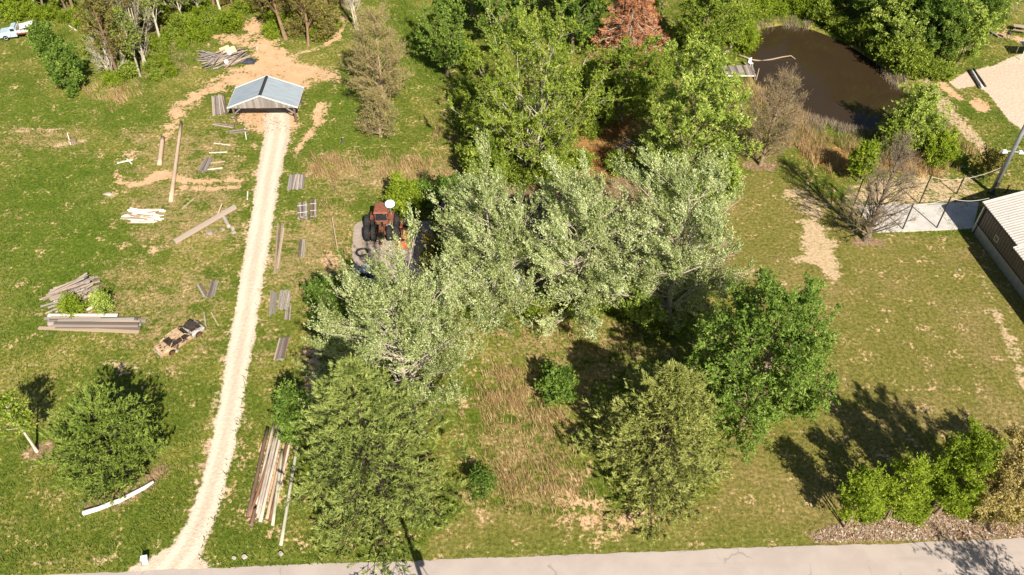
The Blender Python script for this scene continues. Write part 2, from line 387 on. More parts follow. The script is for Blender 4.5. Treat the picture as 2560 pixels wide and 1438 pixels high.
def conifer_mesh(seed, h, r, prof='cone', whorls=20, per=6, nside=12, nshoot=5, ntuft=4, needle=.42, nw=.075, droop=0.0, rise=.25, leafmat_='needle_pine',
                 bark='bark', z0=.06, lean=(0, 0), bare=0.0, shoot=.45, twigwood=False, plate=.18, vbias=0.0, rt=None, side=.45, limb_r=1.0):
    rg = np.random.default_rng(seed); wood = Geo(); lf = Geo(); rt = rt or h * .02
    K = 10; ss = np.linspace(0, 1, K); top = np.array([lean[0], lean[1], h * .985])
    b = np.array([0, 0, -.15]); m = (b + top) / 2 + np.array([rg.normal(0, .015 * h), rg.normal(0, .015 * h), 0])
    tubes(wood, bez(b[None], m[None], top[None], ss)[None], (rt * (1 - .93 * ss))[None], 8)
    nl = whorls * per; zf = np.repeat(z0 + (1 - z0) * (np.arange(whorls) + .4) / whorls, per) + rg.normal(0, .20 / whorls, nl); zf = np.clip(zf, z0 * .6, .985)
    az = np.tile(np.arange(per) * 6.283 / per, whorls) + np.repeat(rg.uniform(0, 6.28, whorls), per) + rg.normal(0, .3, nl)
    u = (zf - z0) / (1 - z0)
    pr = {'cone': 1 - u ** 1.1, 'round': np.sqrt(np.clip(1 - (u * 1.02) ** 2.4, 0, 1)), 'pine': np.clip(np.minimum(1.0, .78 + u * .9) * (1 - u ** 2.6) ** .8, 0, 1),
          'tri': np.clip(1 - u ** 1.35, 0, 1) ** .9 * np.minimum(1, .82 + u * 1.2), 'cyp': np.clip((1 - u ** 1.5) * np.minimum(1, .55 + 1.6 * u), 0, 1), 'ball': np.sqrt(np.clip(1 - (2 * u - .72) ** 2 / 1.64, 0, 1))}[prof]
    L = r * np.maximum(pr, .05) * rg.uniform(.60, 1.12, nl) * (1 + .12 * np.sin(az * 3 + seed))
    el = -droop * (1 - u) + rise * (.3 + u * 1.5) + rg.normal(0, .09, nl)
    S0 = bez(b[None], m[None], top[None], zf); hz = np.stack([np.cos(az), np.sin(az), 0 * az], 1)
    E = S0 + (hz * np.cos(el)[:, None] + np.array([0, 0, 1.]) * np.sin(el)[:, None]) * L[:, None]
    E[:, 2] = np.maximum(E[:, 2], .2)
    M = (S0 + E) * .5; M[:, 2] += (-.10 + .35 * droop) * L
    Ks = np.linspace(0, 1, 6)
    r0 = np.maximum(.02, rt * .30 * (.35 + L / r)) * limb_r
    tubes(wood, bez(S0[:, None], M[:, None], E[:, None], np.broadcast_to(Ks, (nl, 6))), r0[:, None] * (1 - .85 * Ks)[None], 4)
    n = nl * nside; li = np.repeat(np.arange(nl), nside); s = np.tile((np.arange(nside) + .5) / nside, nl) * .88 + .14 + rg.normal(0, .03, n); s = np.clip(s, .1, 1)
    p = bez(S0[li], M[li], E[li], s); t = bezt(S0[li], M[li], E[li], s)
    sd = nrm(np.cross(t, np.array([0, 0, 1.]))) * np.where(np.arange(n) % 2, 1, -1)[:, None]
    d = nrm(t * .75 + sd * rg.uniform(.4, 1.0, n)[:, None] + np.array([0, 0, 1.]) * rg.normal(.10, plate, n)[:, None])
    sl_ = (side * L[li] * (1.08 - s) ** .8 + .22) * rg.uniform(.6, 1.1, n)
    e = p + d * sl_[:, None]; e[:, 2] = np.maximum(e[:, 2], .15)
    tubes(wood, np.stack([p, e], 1), np.maximum(.011, r0[li] * .3)[:, None] * np.array([1, .4]), 3)
    N = n * nshoot; bi = np.repeat(np.arange(n), nshoot); s = np.tile(((np.arange(nshoot) + 1.0) / nshoot) ** .6, n) + rg.normal(0, .06, N)
    q = p[bi] + (e - p)[bi] * s[:, None]; dd = nrm(d[bi] + rg.normal(0, .45, (N, 3)) + np.array([0, 0, .25]))
    qe = q + dd * (shoot * rg.uniform(.4, 1, N))[:, None]
    if twigwood: tubes(wood, np.stack([q, qe], 1), np.full((N, 2), .010) * np.array([1, .4]), 3)
    if ntuft:
        lv = rg.uniform(-.5, .5, nl); sv = rg.uniform(-.5, .5, n)
        nk = N * ntuft; ti = np.repeat(np.arange(N), ntuft)
        if bare > 0: ti = ti[rg.uniform(0, 1, nk) > bare]; nk = len(ti)
        lp = q[ti] + (qe - q)[ti] * rg.uniform(.0, .9, nk)[:, None]
        ld = nrm(dd[ti] * .9 + rg.normal(0, .42, (nk, 3)) + np.array([0, 0, .15])); nn = nrm(rg.normal(0, .5, (nk, 3)) + np.array([.15, -.4, .8]))
        ll = needle * rg.uniform(.6, 1.2, nk)
        v = np.clip(.40 + vbias + .24 * lv[li[bi[ti]]] + .2 * sv[bi[ti]] + .28 * (s[ti] - .5) + rg.normal(0, .16, nk), 0, 1)
        leaves(lf, lp, ld, nn, ll, np.full(nk, nw), v, .1)
        return wood.mesh('trunk', bark, True), lf.mesh('crown', leafmat_)
    return wood.mesh('trunk', bark, True), None

def put_tree(name, label, cat, meshes, loc, rz=0.0, scale=1.0, group=None):
    o = thing(name, label, cat, loc, rz, group); o.scale = (scale,) * 3 if not hasattr(scale, '__len__') else scale
    link('trunk', meshes[0], parent=o)
    if meshes[1]: link('crown', meshes[1], parent=o)
    return o
def blades(geo, X, Y, H, W, v, lean=(-.25, .15), jit=.35, z=0.0, seed=1):
    rg = np.random.default_rng(seed); n = len(X)
    a = rg.uniform(0, 6.28, n); S = np.stack([np.cos(a), np.sin(a), 0 * a], 1) * (W * .5)[:, None]
    P = np.stack([X, Y, np.broadcast_to(z, (n,))], 1)
    tip = P + np.stack([lean[0] + rg.normal(0, jit, n), lean[1] + rg.normal(0, jit, n), np.ones(n)], 1) * H[:, None]
    V = np.stack([P - S, P + S, tip], 1); geo.add(V, np.arange(n * 3).reshape(n, 3), np.repeat(v, 3))

# ------------------------------------------------------------------ ground: one sheet with soil masks
POND = [(1881, 107), (1898, 77), (1918, 67), (1959, 62), (2002, 66), (2029, 72), (2070, 87), (2103, 101), (2153, 131), (2197, 161), (2224, 191), (2256, 228), (2237, 255),
        (2200, 286), (2184, 312), (2164, 321), (2137, 317), (2086, 298), (2036, 289), (2000, 272), (1970, 245), (1930, 222), (1897, 205), (1884, 180), (1875, 148), (1871, 130)]
def vnoise(x, y, sc, seed):
    rg = np.random.default_rng(seed); T = rg.uniform(0, 1, (64, 64)); u = x / sc; v = y / sc
    i = np.floor(u).astype(int); j = np.floor(v).astype(int); a = u - i; b = v - j; a = a * a * (3 - 2 * a); b = b * b * (3 - 2 * b)
    g = lambda p, q: T[p % 64, q % 64]
    return (g(i, j) * (1 - a) + g(i + 1, j) * a) * (1 - b) + (g(i, j + 1) * (1 - a) + g(i + 1, j + 1) * a) * b
def sd_poly(X, Y, poly):
    d = np.full(X.shape, 1e9); ins = np.zeros(X.shape, bool); n = len(poly)
    for i in range(n):
        ax, ay = poly[i]; bx, by = poly[(i + 1) % n]; ex, ey = bx - ax, by - ay
        t = np.clip(((X - ax) * ex + (Y - ay) * ey) / (ex * ex + ey * ey + 1e-9), 0, 1)
        d = np.minimum(d, (X - ax - t * ex) ** 2 + (Y - ay - t * ey) ** 2)
        c = ((ay > Y) != (by > Y)) & (X < (bx - ax) * (Y - ay) / (by - ay + 1e-12) + ax); ins ^= c
    d = np.sqrt(d); return np.where(ins, -d, d)
def sd_line(X, Y, pts, wid):
    d = np.full(X.shape, 1e9); dc = np.full(X.shape, 1e9)
    for i in range(len(pts) - 1):
        ax, ay = pts[i]; bx, by = pts[i + 1]; ex, ey = bx - ax, by - ay
        t = np.clip(((X - ax) * ex + (Y - ay) * ey) / (ex * ex + ey * ey + 1e-9), 0, 1)
        dd = np.sqrt((X - ax - t * ex) ** 2 + (Y - ay - t * ey) ** 2)
        d = np.minimum(d, dd - (wid[i] * (1 - t) + wid[i + 1] * t)); dc = np.minimum(dc, dd)
    return d, dc
res = 0.38
def axis(a, b):
    mid = np.arange(a, b + res, res); g = 1.0; lo = []; hi = []; x0, x1 = mid[0], mid[-1]; st = res
    while x1 < 4200: st *= 1.35; x1 += st; x0 -= st; hi.append(x1); lo.append(x0)
    return np.concatenate([lo[::-1], mid, hi])
gx = axis(-86, 86); gy = axis(19, 142)
X, Y = np.meshgrid(gx, gy)
pond_w = GA(POND); sdp = sd_poly(X, Y, pond_w)
Z = (vnoise(X, Y, 6.0, 3) - .5) * .16 + (vnoise(X, Y, 1.7, 4) - .5) * .05
far = np.maximum(np.maximum(np.abs(X) - 86, 0), np.maximum(Y - 142, np.maximum(19 - Y, 0))); Z = np.where(far > 0, 0.0, Z)
bank = np.clip((sdp + 1.0) / 2.2, 0, 1); Z = Z * bank - 0.9 * (1 - bank * bank * (3 - 2 * bank)); 
# the road and the slab lie on levelled ground
ROAD_A, ROAD_B = G(510, 1421), G(2560, 1346)
rd = (ROAD_B - ROAD_A).normalized(); rn = Vector((-rd.y, rd.x, 0))
droad = (X - ROAD_A.x) * rn.x + (Y - ROAD_A.y) * rn.y
flat = np.clip((droad - .2) / 2.0, 0, 1); flat = np.where(droad < -7, np.clip((-droad - 7) / 2, 0, 1), flat); Z *= flat
M = {k: np.zeros(X.shape) for k in ('gravel', 'rut', 'clay', 'dry', 'lawn', 'rust', 'sand', 'litter', 'lush', 'pad')}
def poly(k, pts, feather=1.2, amt=1.0):
    M[k] = np.maximum(M[k], amt * np.clip(.5 - sd_poly(X, Y, GA(pts)) / feather, 0, 1))
def line(k, pts, wd=None, feather=.8, amt=1.0):
    wd = [p[2] for p in pts] if wd is None else [wd] * len(pts)
    M[k] = np.maximum(M[k], amt * np.clip(.5 - sd_line(X, Y, GA(pts), wd)[0] / feather, 0, 1))
DRIVE = [(395, 1455, 2.9), (432, 1420, 2.1), (470, 1370, 1.45), (503, 1300, 1.2), (530, 1220, 1.12), (556, 1120, 1.15), (580, 1000, 1.2), (604, 850, 1.3), (622, 740, 1.35), (643, 620, 1.4),
         (660, 520, 1.45), (672, 440, 1.6), (685, 370, 1.75), (694, 320, 1.8), (690, 290, 1.9)]
line('gravel', [(p[0], p[1], p[2] * .86) for p in DRIVE], feather=.9)
poly('gravel', [(375, 1432), (425, 1412), (470, 1380), (520, 1408), (530, 1424), (450, 1440)], .8)
line('sand', DRIVE, feather=2.6, amt=.55)
sdc = sd_line(X, Y, GA(DRIVE), [0] * len(DRIVE))[1]
M['rut'] = np.exp(-((sdc - .66) / .33) ** 2)
poly('gravel', [(2372, 205), (2420, 178), (2480, 165), (2535, 140), (2700, 90), (2800, 420), (2562, 330), (2520, 300), (2470, 235), (2440, 215), (2395, 225)], .7)
# clay yard round the barn
poly('clay', [(608, 52), (640, 48), (662, 62), (690, 105), (742, 155), (840, 178), (846, 196), (776, 200), (756, 222), (745, 300), (735, 330), (650, 330), (600, 300), (585, 262), (590, 190), (632, 150), (640, 110), (625, 80)], 2.4)
poly('clay', [(505, 95), (540, 84), (620, 92), (640, 120), (600, 118), (540, 104)], 2.0, .85)
line('clay', [(600, 190, 2.0), (545, 212, 1.2), (500, 238, .9), (465, 262, .9), (440, 295, .8), (418, 330, .5), (405, 350, .2)], feather=2.2)
line('clay', [(290, 428, .25), (298, 455, .3), (325, 463, .35), (360, 455, .4), (395, 440, 1.2), (420, 438, .8), (455, 450, .4), (520, 453, .4), (612, 450, .3)], feather=.7)
line('clay', [(450, 468, .25), (530, 472, .35), (600, 467, .3)], feather=.7)
line('clay', [(740, 385, .3), (765, 345, .4), (790, 312, .5), (800, 262, .3)], feather=.9)
line('clay', [(770, 345, .2), (805, 300, .3), (818, 265, .3)], feather=.9)
line('clay', [(775, 128, .2), (820, 110, .35), (848, 85, .5), (852, 45, .6)], feather=1.0)
line('sand', [(700, 150, .3), (790, 120, .3), (835, 100, .2)], feather=1.0)
poly('clay', [(1425, 1262), (1510, 1255), (1580, 1290), (1560, 1320), (1440, 1320)], 4.5, .78)
poly('clay', [(820, 615), (845, 660), (850, 700), (815, 690), (806, 640)], 2.0, .7)
poly('sand', [(2000, 545), (2050, 560), (2090, 610), (2092, 690), (2070, 690), (2040, 660), (1995, 650), (2015, 600)], 2.2, .95)
poly('sand', [(1955, 470), (2030, 470), (2070, 520), (2060, 560), (2000, 540)], 3.0, .7)
poly('sand', [(2100, 480), (2150, 455), (2230, 440), (2360, 435), (2440, 440), (2440, 510), (2130, 520)], 3.0, .72)
line('sand', [(2310, 190, .5), (2345, 245, .8), (2375, 290, .9), (2420, 330, .9), (2455, 365, .7), (2500, 430, .4)], feather=1.6)
line('clay', [(2352, 205, .5), (2385, 235, .7), (2405, 250, .5)], feather=.8)
poly('clay', [(2418, 255), (2450, 248), (2478, 265), (2470, 282), (2440, 280)], .8)
poly('clay', [(2460, 25), (2500, 95), (2560, 110), (2560, 85), (2500, 80)], 2.5, .7)
line('sand', [(2450, 690, .3), (2480, 760, .5), (2520, 850, .6), (2545, 920, .7), (2580, 1000, .6)], feather=1.6, amt=.62)
line('clay', [(760, 880, .6), (790, 880, .8), (785, 960, .6), (770, 1000, .4)], feather=1.2, amt=.8)
poly('clay', [(630, 1090), (745, 1075), (740, 1180), (700, 1330), (620, 1310), (600, 1230)], 3.5, .60)
line('sand', [(480, 1230, .3), (530, 1060, .3), (548, 960, .3)], feather=1.6, amt=.7)
line('litter', [(490, 1330, .5), (505, 1240, .6), (525, 1140, .5), (530, 1090, .4)], feather=1.6, amt=.8)
line('dry', [(5, 710, .12), (38, 610, .15), (46, 540, .15), (25, 488, .12), (0, 470, .1)], feather=.8, amt=.62)
line('dry', [(0, 650, .12), (24, 585, .15), (20, 530, .12), (0, 508, .1)], feather=.8, amt=.62)
line('dry', [(0, 760, .2), (60, 690, .2), (110, 620, .15), (150, 520, .15)], feather=.8, amt=.5)
line('sand', [(0, 1412, .1), (120, 1402, .15), (300, 1395, .1)], feather=.7, amt=.8)
line('sand', [(205, 935, .3), (240, 920, .5), (300, 915, .5), (370, 930, .3)], feather=1.6, amt=.62)
line('sand', [(150, 365, .4), (185, 355, .6), (215, 350, .3)], feather=1.6, amt=.8)
line('sand', [(0, 333, .3), (80, 325, .3), (170, 325, .3)], feather=1.4, amt=.66)
line('sand', [(260, 485, .3), (285, 488, .3)], feather=1.0, amt=.9)
line('clay', [(290, 610, .4), (330, 612, .3), (390, 620, .5)], feather=1.5, amt=.66)
line('clay', [(290, 375, .3), (350, 372, .3)], feather=1.5, amt=.66)
line('clay', [(300, 396, .3), (335, 392, .4)], feather=1.5, amt=.66)
poly('pad', [(884, 562), (905, 552), (1075, 552), (1085, 600), (1085, 720), (900, 710), (880, 640)], .5)
# dry standing grass and meadow
poly('dry', [(1190, 830), (1330, 780), (1560, 790), (1660, 850), (1600, 950), (1460, 1050), (1460, 1250), (1160, 1260), (1175, 1040), (1235, 900)], 7.0, .56)
poly('dry', [(1340, 1150), (1470, 1160), (1500, 1260), (1400, 1290), (1180, 1290), (1180, 1240), (1260, 1190)], 6.0, .75)
poly('dry', [(780, 395), (850, 390), (1180, 390), (1190, 440), (1130, 470), (900, 480), (860, 520), (800, 480), (770, 430)], 6.0, .72)
poly('dry', [(660, 560), (850, 520), (890, 560), (880, 700), (700, 760), (660, 900), (640, 1000)], 5.0, .66)
poly('dry', [(300, 310), (620, 320), (640, 620), (420, 660), (300, 600)], 6.0, .58)
poly('dry', [(290, 640), (590, 640), (560, 900), (380, 930), (100, 760)], 6.0, .54)
poly('dry', [(0, 300), (230, 320), (240, 380), (0, 390)], 4.0, .55)
poly('lush', [(0, 380), (270, 400), (300, 640), (110, 760), (0, 840)], 5.0)
poly('lush', [(740, 320), (860, 200), (1000, 330), (900, 390), (800, 390)], 4.0)
poly('lush', [(980, 0), (1040, 0), (1110, 180), (1080, 260), (1020, 230)], 3.0)
poly('lush', [(0, 230), (300, 270), (420, 280), (300, 330), (0, 320)], 4.0, .8)
line('lush', [(560, 1408, .5), (900, 1392, .8), (1300, 1378, 1.0), (1700, 1362, .9), (2010, 1350, .7)], feather=2.0, amt=.9)
poly('lawn', [(1800, 480), (1900, 420), (2140, 520), (2190, 590), (2430, 590), (2600, 760), (2700, 1400), (1000, 1420), (1170, 1270), (1450, 1290), (1800, 1250), (1830, 1090), (2080, 1000), (1830, 700), (1810, 600)], 2.0)
poly('lawn', [(1845, 200), (1900, 300), (1960, 400), (1840, 420), (1820, 240)], 2.0, .8)
poly('rust', [(1440, 260), (1560, 240), (1600, 300), (1560, 420), (1500, 470), (1430, 470), (1440, 360)], 3.0)
poly('rust', [(2000, 330), (2180, 350), (2340, 380), (2350, 440), (2110, 440), (1990, 390)], 3.0, .75)
poly('litter', [(2020, 1330), (2110, 1300), (2330, 1280), (2560, 1270), (2700, 1270), (2700, 1342), (2030, 1356)], 1.5)
poly('litter', [(1090, 450), (1600, 440), (1750, 640), (1720, 760), (1100, 760)], 4.0, .85)
poly('litter', [(230, 60), (470, 40), (480, 190), (260, 215)], 4.0, .55)
poly('litter', [(860, 250), (960, 330), (950, 350), (920, 300)], 3.0, .6)
line('litter', [(75, 1128, .5), (105, 1125, .8)], feather=1.5)
line('litter', [(200, 1262, .3), (290, 1248, .9), (400, 1180, .7)], feather=1.5)
line('litter', [(1880, 415, .8), (1925, 418, .9)], feather=1.5); line('litter', [(2145, 606, .5), (2195, 606, .6)], feather=1.5)
keys = list(M)
def sample(k, x, y):
    i = np.clip(np.searchsorted(gx, x), 0, len(gx) - 1); j = np.clip(np.searchsorted(gy, y), 0, len(gy) - 1); return M[k][j, i]
def ground_z(x, y):
    i = np.clip(np.searchsorted(gx, x), 0, len(gx) - 1); j = np.clip(np.searchsorted(gy, y), 0, len(gy) - 1); return Z[j, i]

def ground_material():
    m, t, b = newmat('soil_and_grass'); v = coord(t, 'Object')
    def nz(sc, de, lo=.30, hi=.70, vec=None):
        n = t.nodes.new('ShaderNodeMapRange'); t.links.new(noise(t, sc, de, .62, vec or v), n.inputs[0]); n.inputs[1].default_value = lo; n.inputs[2].default_value = hi; return n.outputs[0]
    n1 = nz(.13, 3); n2 = nz(.55, 4); n3 = nz(3.2, 4); n4 = nz(15.0, 2); ns = nz(1.0, 4, vec=coord(t, 'Object', (.35, 1.5, 1)))
    a = {k: attr(t, k).outputs['Fac'] for k in keys}
    g = mixc(t, n2, (.078, .122, .013), (.152, .176, .028))
    g = mixc(t, math_(t, 'MULTIPLY', step(t, n1, .35, .85), .7), g, (.24, .225, .052))
    gl = mixc(t, n2, (.072, .126, .012), (.126, .176, .020)); g = mixc(t, math_(t, 'MULTIPLY', a['lush'], .8), g, gl)
    nm = nz(1.0, 2, vec=coord(t, 'Object', (.9, .07, 1), (0, 0, .12))); ln = mixc(t, math_(t, 'ADD', math_(t, 'MULTIPLY', n2, .6), math_(t, 'MULTIPLY', nm, .4)), (.14, .145, .028), (.215, .19, .058)); ln = mixc(t, math_(t, 'MULTIPLY', step(t, n1, .4, .9), .6), ln, (.25, .195, .08)); g = mixc(t, math_(t, 'MULTIPLY', step(t, a['lawn'], .2, .8), math_(t, 'SUBTRACT', 1.0, math_(t, 'MULTIPLY', a['lush'], .6))), g, ln)
    g = mixc(t, n3, mixc(t, 1.0, g, (.50, .56, .42), 'MULTIPLY'), mixc(t, 1.0, g, (1.55, 1.42, 1.5), 'MULTIPLY'))
    d1 = math_(t, 'ADD', math_(t, 'MULTIPLY', n2, .45), math_(t, 'ADD', math_(t, 'MULTIPLY', n3, .25), math_(t, 'MULTIPLY', ns, .30)))
    d2 = math_(t, 'ADD', math_(t, 'MULTIPLY', n2, .55), math_(t, 'MULTIPLY', n3, .45))
    def thr(k, amt=.5, soft=.09):
        x = math_(t, 'ADD', a[k], math_(t, 'MULTIPLY', math_(t, 'SUBTRACT', d2 if k in ('gravel', 'clay', 'pad') else d1, .5), amt * 2)); return step(t, x, .5 - soft, .5 + soft)
    fl = step(t, math_(t, 'ADD', math_(t, 'MULTIPLY', n3, .5), math_(t, 'ADD', math_(t, 'MULTIPLY', ns, .35), math_(t, 'MULTIPLY', n1, .3))), .62, .86)
    fl = math_(t, 'MULTIPLY', fl, math_(t, 'SUBTRACT', 1.0, math_(t, 'MAXIMUM', math_(t, 'MULTIPLY', a['lush'], .75), math_(t, 'MULTIPLY', a['lawn'], .6))))
    g = mixc(t, math_(t, 'MULTIPLY', fl, .5), g, (.40, .30, .14))
    dry = mixc(t, n3, (.22, .16, .06), (.44, .325, .165)); g = mixc(t, math_(t, 'MULTIPLY', thr('dry', .8, .22), .85), g, dry)
    rs = mixc(t, n3, (.24, .12, .04), (.46, .27, .11)); g = mixc(t, thr('rust', .6, .2), g, rs)
    lt = mixc(t, n3, (.17, .105, .06), (.40, .27, .175)); g = mixc(t, thr('litter', .6, .2), g, lt)
    sa = mixc(t, n3, (.46, .32, .19), (.68, .52, .35)); g = mixc(t, math_(t, 'MULTIPLY', thr('sand', .75, .16), .88), g, sa)
    cl = mixc(t, n2, (.50, .285, .14), (.64, .415, .245)); cl = mixc(t, math_(t, 'MULTIPLY', n3, .45), cl, (.68, .50, .34)); g = mixc(t, thr('clay', .95, .2), g, cl)
    gv = mixc(t, n3, (.52, .405, .31), (.67, .54, .425)); gv = mixc(t, math_(t, 'MULTIPLY', a['rut'], .9), gv, (.79, .66, .54))
    gv = mixc(t, math_(t, 'MULTIPLY', step(t, n4, .72, .98), .4), gv, (.24, .19, .12)); g = mixc(t, thr('gravel', .34, .14), g, gv)
    pd = mixc(t, n2, (.32, .26, .215), (.46, .385, .325)); g = mixc(t, thr('pad', .25, .08), g, pd)
    t.links.new(g, b.inputs['Base Color']); b.inputs['Roughness'].default_value = .95; b.inputs['Specular IOR Level'].default_value = .1
    hh = math_(t, 'ADD', math_(t, 'MULTIPLY', n3, .7), math_(t, 'MULTIPLY', n4, .35)); bump(t, b, hh, .7, .06)
    return m
ground_material()
ny, nx = X.shape
idx = np.arange(ny * nx).reshape(ny, nx)
quads = np.stack([idx[:-1, :-1], idx[:-1, 1:], idx[1:, 1:], idx[1:, :-1]], -1).reshape(-1, 4)
VG = np.stack([X, Y, Z], -1).reshape(-1, 3)
tag(link('ground', fast_mesh('ground', VG, [quads], {k: M[k].ravel() for k in keys}, True), 'soil_and_grass'), 'grassy field with bare clay and straw patches', kind='structure')
def overlay(name, mask, label):
    mk = mask.ravel(); sel = (mk[quads] > .30).all(1); q = quads[sel]; u, inv = np.unique(q, return_inverse=True); V = VG[u].copy(); V[:, 2] += .006
    tag(link(name, fast_mesh(name, V, [inv.reshape(-1, 4)], {k: M[k].ravel()[u] for k in keys}, True), 'soil_and_grass'), label, kind='structure')
right = X > 30
overlay('gravel_driveway', np.where(right, 0, M['gravel']), 'pale gravel driveway running from the road up to the barn')
overlay('gravel_lot', np.where(right, M['gravel'], 0), 'pale gravel lot beside the pond path')
overlay('clay_yard', np.where((X < -8) & (Y > 78), M['clay'], 0) * (M['gravel'] < .3), 'bare orange clay yard and track round the barn')
overlay('equipment_pad', M['pad'], 'grey hardstanding under the old tractors')

# road, levelled pale asphalt with a ragged grass edge
def road():
    m, t, b = newmat('asphalt'); v = coord(t, 'Object')
    c = mixc(t, step(t, noise(t, .35, 5, .6, v), .35, .65), (.42, .355, .325), (.47, .405, .37)); n4 = noise(t, 26, 3, .7, v)
    c = mixc(t, step(t, n4, .58, .75), c, (.33, .29, .26)); c = mixc(t, step(t, noise(t, 1.1, 5, .6, coord(t, 'Object', (.05, 1, 1))), .58, .68), c, (.395, .345, .31))
    vo = t.nodes.new('ShaderNodeTexVoronoi'); vo.feature = 'DISTANCE_TO_EDGE'; vo.inputs['Scale'].default_value = .22; wv = t.nodes.new('ShaderNodeVectorMath'); wv.operation = 'ADD'
    nd = t.nodes.new('ShaderNodeTexNoise'); nd.inputs['Scale'].default_value = .8; t.links.new(v, nd.inputs['Vector']); t.links.new(v, wv.inputs[0]); t.links.new(nd.outputs['Color'], wv.inputs[1]); t.links.new(wv.outputs[0], vo.inputs['Vector'])
    ck = math_(t, 'MULTIPLY', math_(t, 'SUBTRACT', 1.0, step(t, vo.outputs['Distance'], .004, .014)), step(t, noise(t, .4, 3, .5, v), .48, .6)); c = mixc(t, math_(t, 'MULTIPLY', ck, .5), c, (.22, .19, .17))
    t.links.new(c, b.inputs['Base Color']); b.inputs['Roughness'].default_value = .9; bump(t, b, n4, .2, .02)
    rg = np.random.default_rng(5); n = 900; s = np.linspace(-160, 200, n); e = np.cumsum(rg.normal(0, .02, n)); e -= np.convolve(np.pad(e, 30, 'edge'), np.ones(61) / 61, 'valid'); e += rg.normal(0, .025, n)
    V = []; W = 6.2
    for off, jit, z in ((0.0, 1, .012), (-.35, 0, .03), (-W / 2, 0, .07), (-W + .3, 0, .03), (-W, 1, .012)):
        for k in range(n):
            p = ROAD_A + rd * float(s[k]) + rn * (off + jit * float(e[k])); V.append((p.x, p.y, z))
    i = np.arange(4 * n).reshape(4, n)[:, :-1]; q = np.stack([i + n, i + n + 1, i + 1, i], -1).reshape(-1, 4)
    tag(link('road', fast_mesh('road', V, [q], smooth=True), 'asphalt'), 'pale worn asphalt road along the bottom', kind='structure')
road()

# pond
def pond():
    m, t, b = newmat('pond_water'); v = coord(t, 'Object')
    t.links.new(mixc(t, noise(t, .09, 3, .5, v), (.031, .021, .011), (.047, .031, .016)), b.inputs['Base Color'])
    b.inputs['Roughness'].default_value = .10; b.inputs['IOR'].default_value = 1.33; b.inputs['Specular IOR Level'].default_value = .5
    bump(t, b, noise(t, 2.5, 3, .5, v), .06, .05)
    c = pond_w.mean(0); o = c + (pond_w - c) * 1.10
    me = bpy.data.meshes.new('pond'); me.from_pydata([(p[0], p[1], -.32) for p in o], [], [tuple(range(len(o)))]); me.update()
    tag(link('pond', me, 'pond_water'), 'muddy brown pond', kind='structure')
pond()

# ------------------------------------------------------------------ pole barn
def barn():
    A, B = G(592, 306), G(742, 306); Wd = (B - A).length; D = 3.9; eh = 2.25; rh = eh + 1.7; ov = .55
    r = thing('pole_barn', 'open pole barn with pale metal roof and grey board gable at the driveway end', 'barn', (A + B) / 2, .015)
    hw = Wd / 2
    for y in (0.0, D):
        for x in (-hw, hw): plank('post', 'wood_dark', (x, y, -.1), (x, y, eh), .20, .20, r)
    for x, s in ((-hw, 1), (hw, -1)):
        plank('brace', 'wood_grey', (x, -.02, eh - 1.0), (x + s * 1.1, -.02, eh - .05), .09, .12, r)
        plank('brace', 'wood_grey', (x, .05, eh - .9), (x - s * .06, 1.1, eh - .05), .09, .12, r)
    for y in (0.0, D / 2, D): plank('tie_beam', 'wood_dark', (-hw - .1, y + .13, eh - .13), (hw + .1, y + .13, eh - .13), .06, .26, r)
    for x in (-hw, hw): plank('side_beam', 'wood_dark', (x + (.14 if x < 0 else -.14), -.1, eh - .12), (x + (.14 if x < 0 else -.14), D + .1, eh - .12), .06, .24, r)
    ew = hw + ov; slope = (rh - eh) / ew
    # corrugated sheets, one mesh per slope
    for s in (-1, 1):
        m = MB(); n = 26
        for k in range(n):
            y0 = -.35 + (D + .6) * k / n; y1 = -.35 + (D + .6) * (k + 1) / n; ym = (y0 + y1) / 2; e = .035
            a = [(0, y0, rh), (s * ew, y0, eh + .03), (0, y0 + (y1 - y0) * .18, rh + e), (s * ew, y0 + (y1 - y0) * .18, eh + .03 + e),
                 (0, y0 + (y1 - y0) * .34, rh), (s * ew, y0 + (y1 - y0) * .34, eh + .03), (0, y1, rh), (s * ew, y1, eh + .03)]
            m.add(a, [(0, 1, 3, 2), (2, 3, 5, 4), (4, 5, 7, 6)])
        m.build('roof_sheet', 'metal_roof', r)
    m = MB(); y0, y1 = -.38, D + .28
    m.add([(-.20, y0, rh - .02), (0, y0, rh + .075), (.20, y0, rh - .02), (-.20, y1, rh - .02), (0, y1, rh + .075), (.20, y1, rh - .02)], [(0, 1, 4, 3), (1, 2, 5, 4)])
    m.build('ridge_cap', 'metal_dark', r)
    for y in (-.39, D + .28):
        for s in (-1, 1): plank('barge_trim', 'metal_white', (s * .0, y, rh + .01), (s * (ew + .03), y, eh + .04), .05, .16, r)
    for s in (-1, 1): plank('eave_trim', 'metal_white', (s * (ew + .02), -.36, eh + .0), (s * (ew + .02), D + .26, eh + .0), .04, .10, r)
    nb = 30
    for y in (-.30, D + .16):
        for k in range(nb):
            x = -ew + .1 + (2 * ew - .2) * (k + .5) / nb; zt = rh - abs(x) * slope - .03; zb = eh - .02 + random.uniform(-.03, .02)
            if zt - zb > .06: plank('gable_board', 'wood_grey', (x, y + random.uniform(-.012, .012), zb), (x, y, zt), (2 * ew - .2) / nb * .93, .025, r)
    for k in range(1, 7):
        y = D * k / 7
        for s in (-1, 1): plank('rafter', 'wood_dark', (0, y, rh - .12), (s * ew * .96, y, eh - .06), .05, .12, r)
barn()

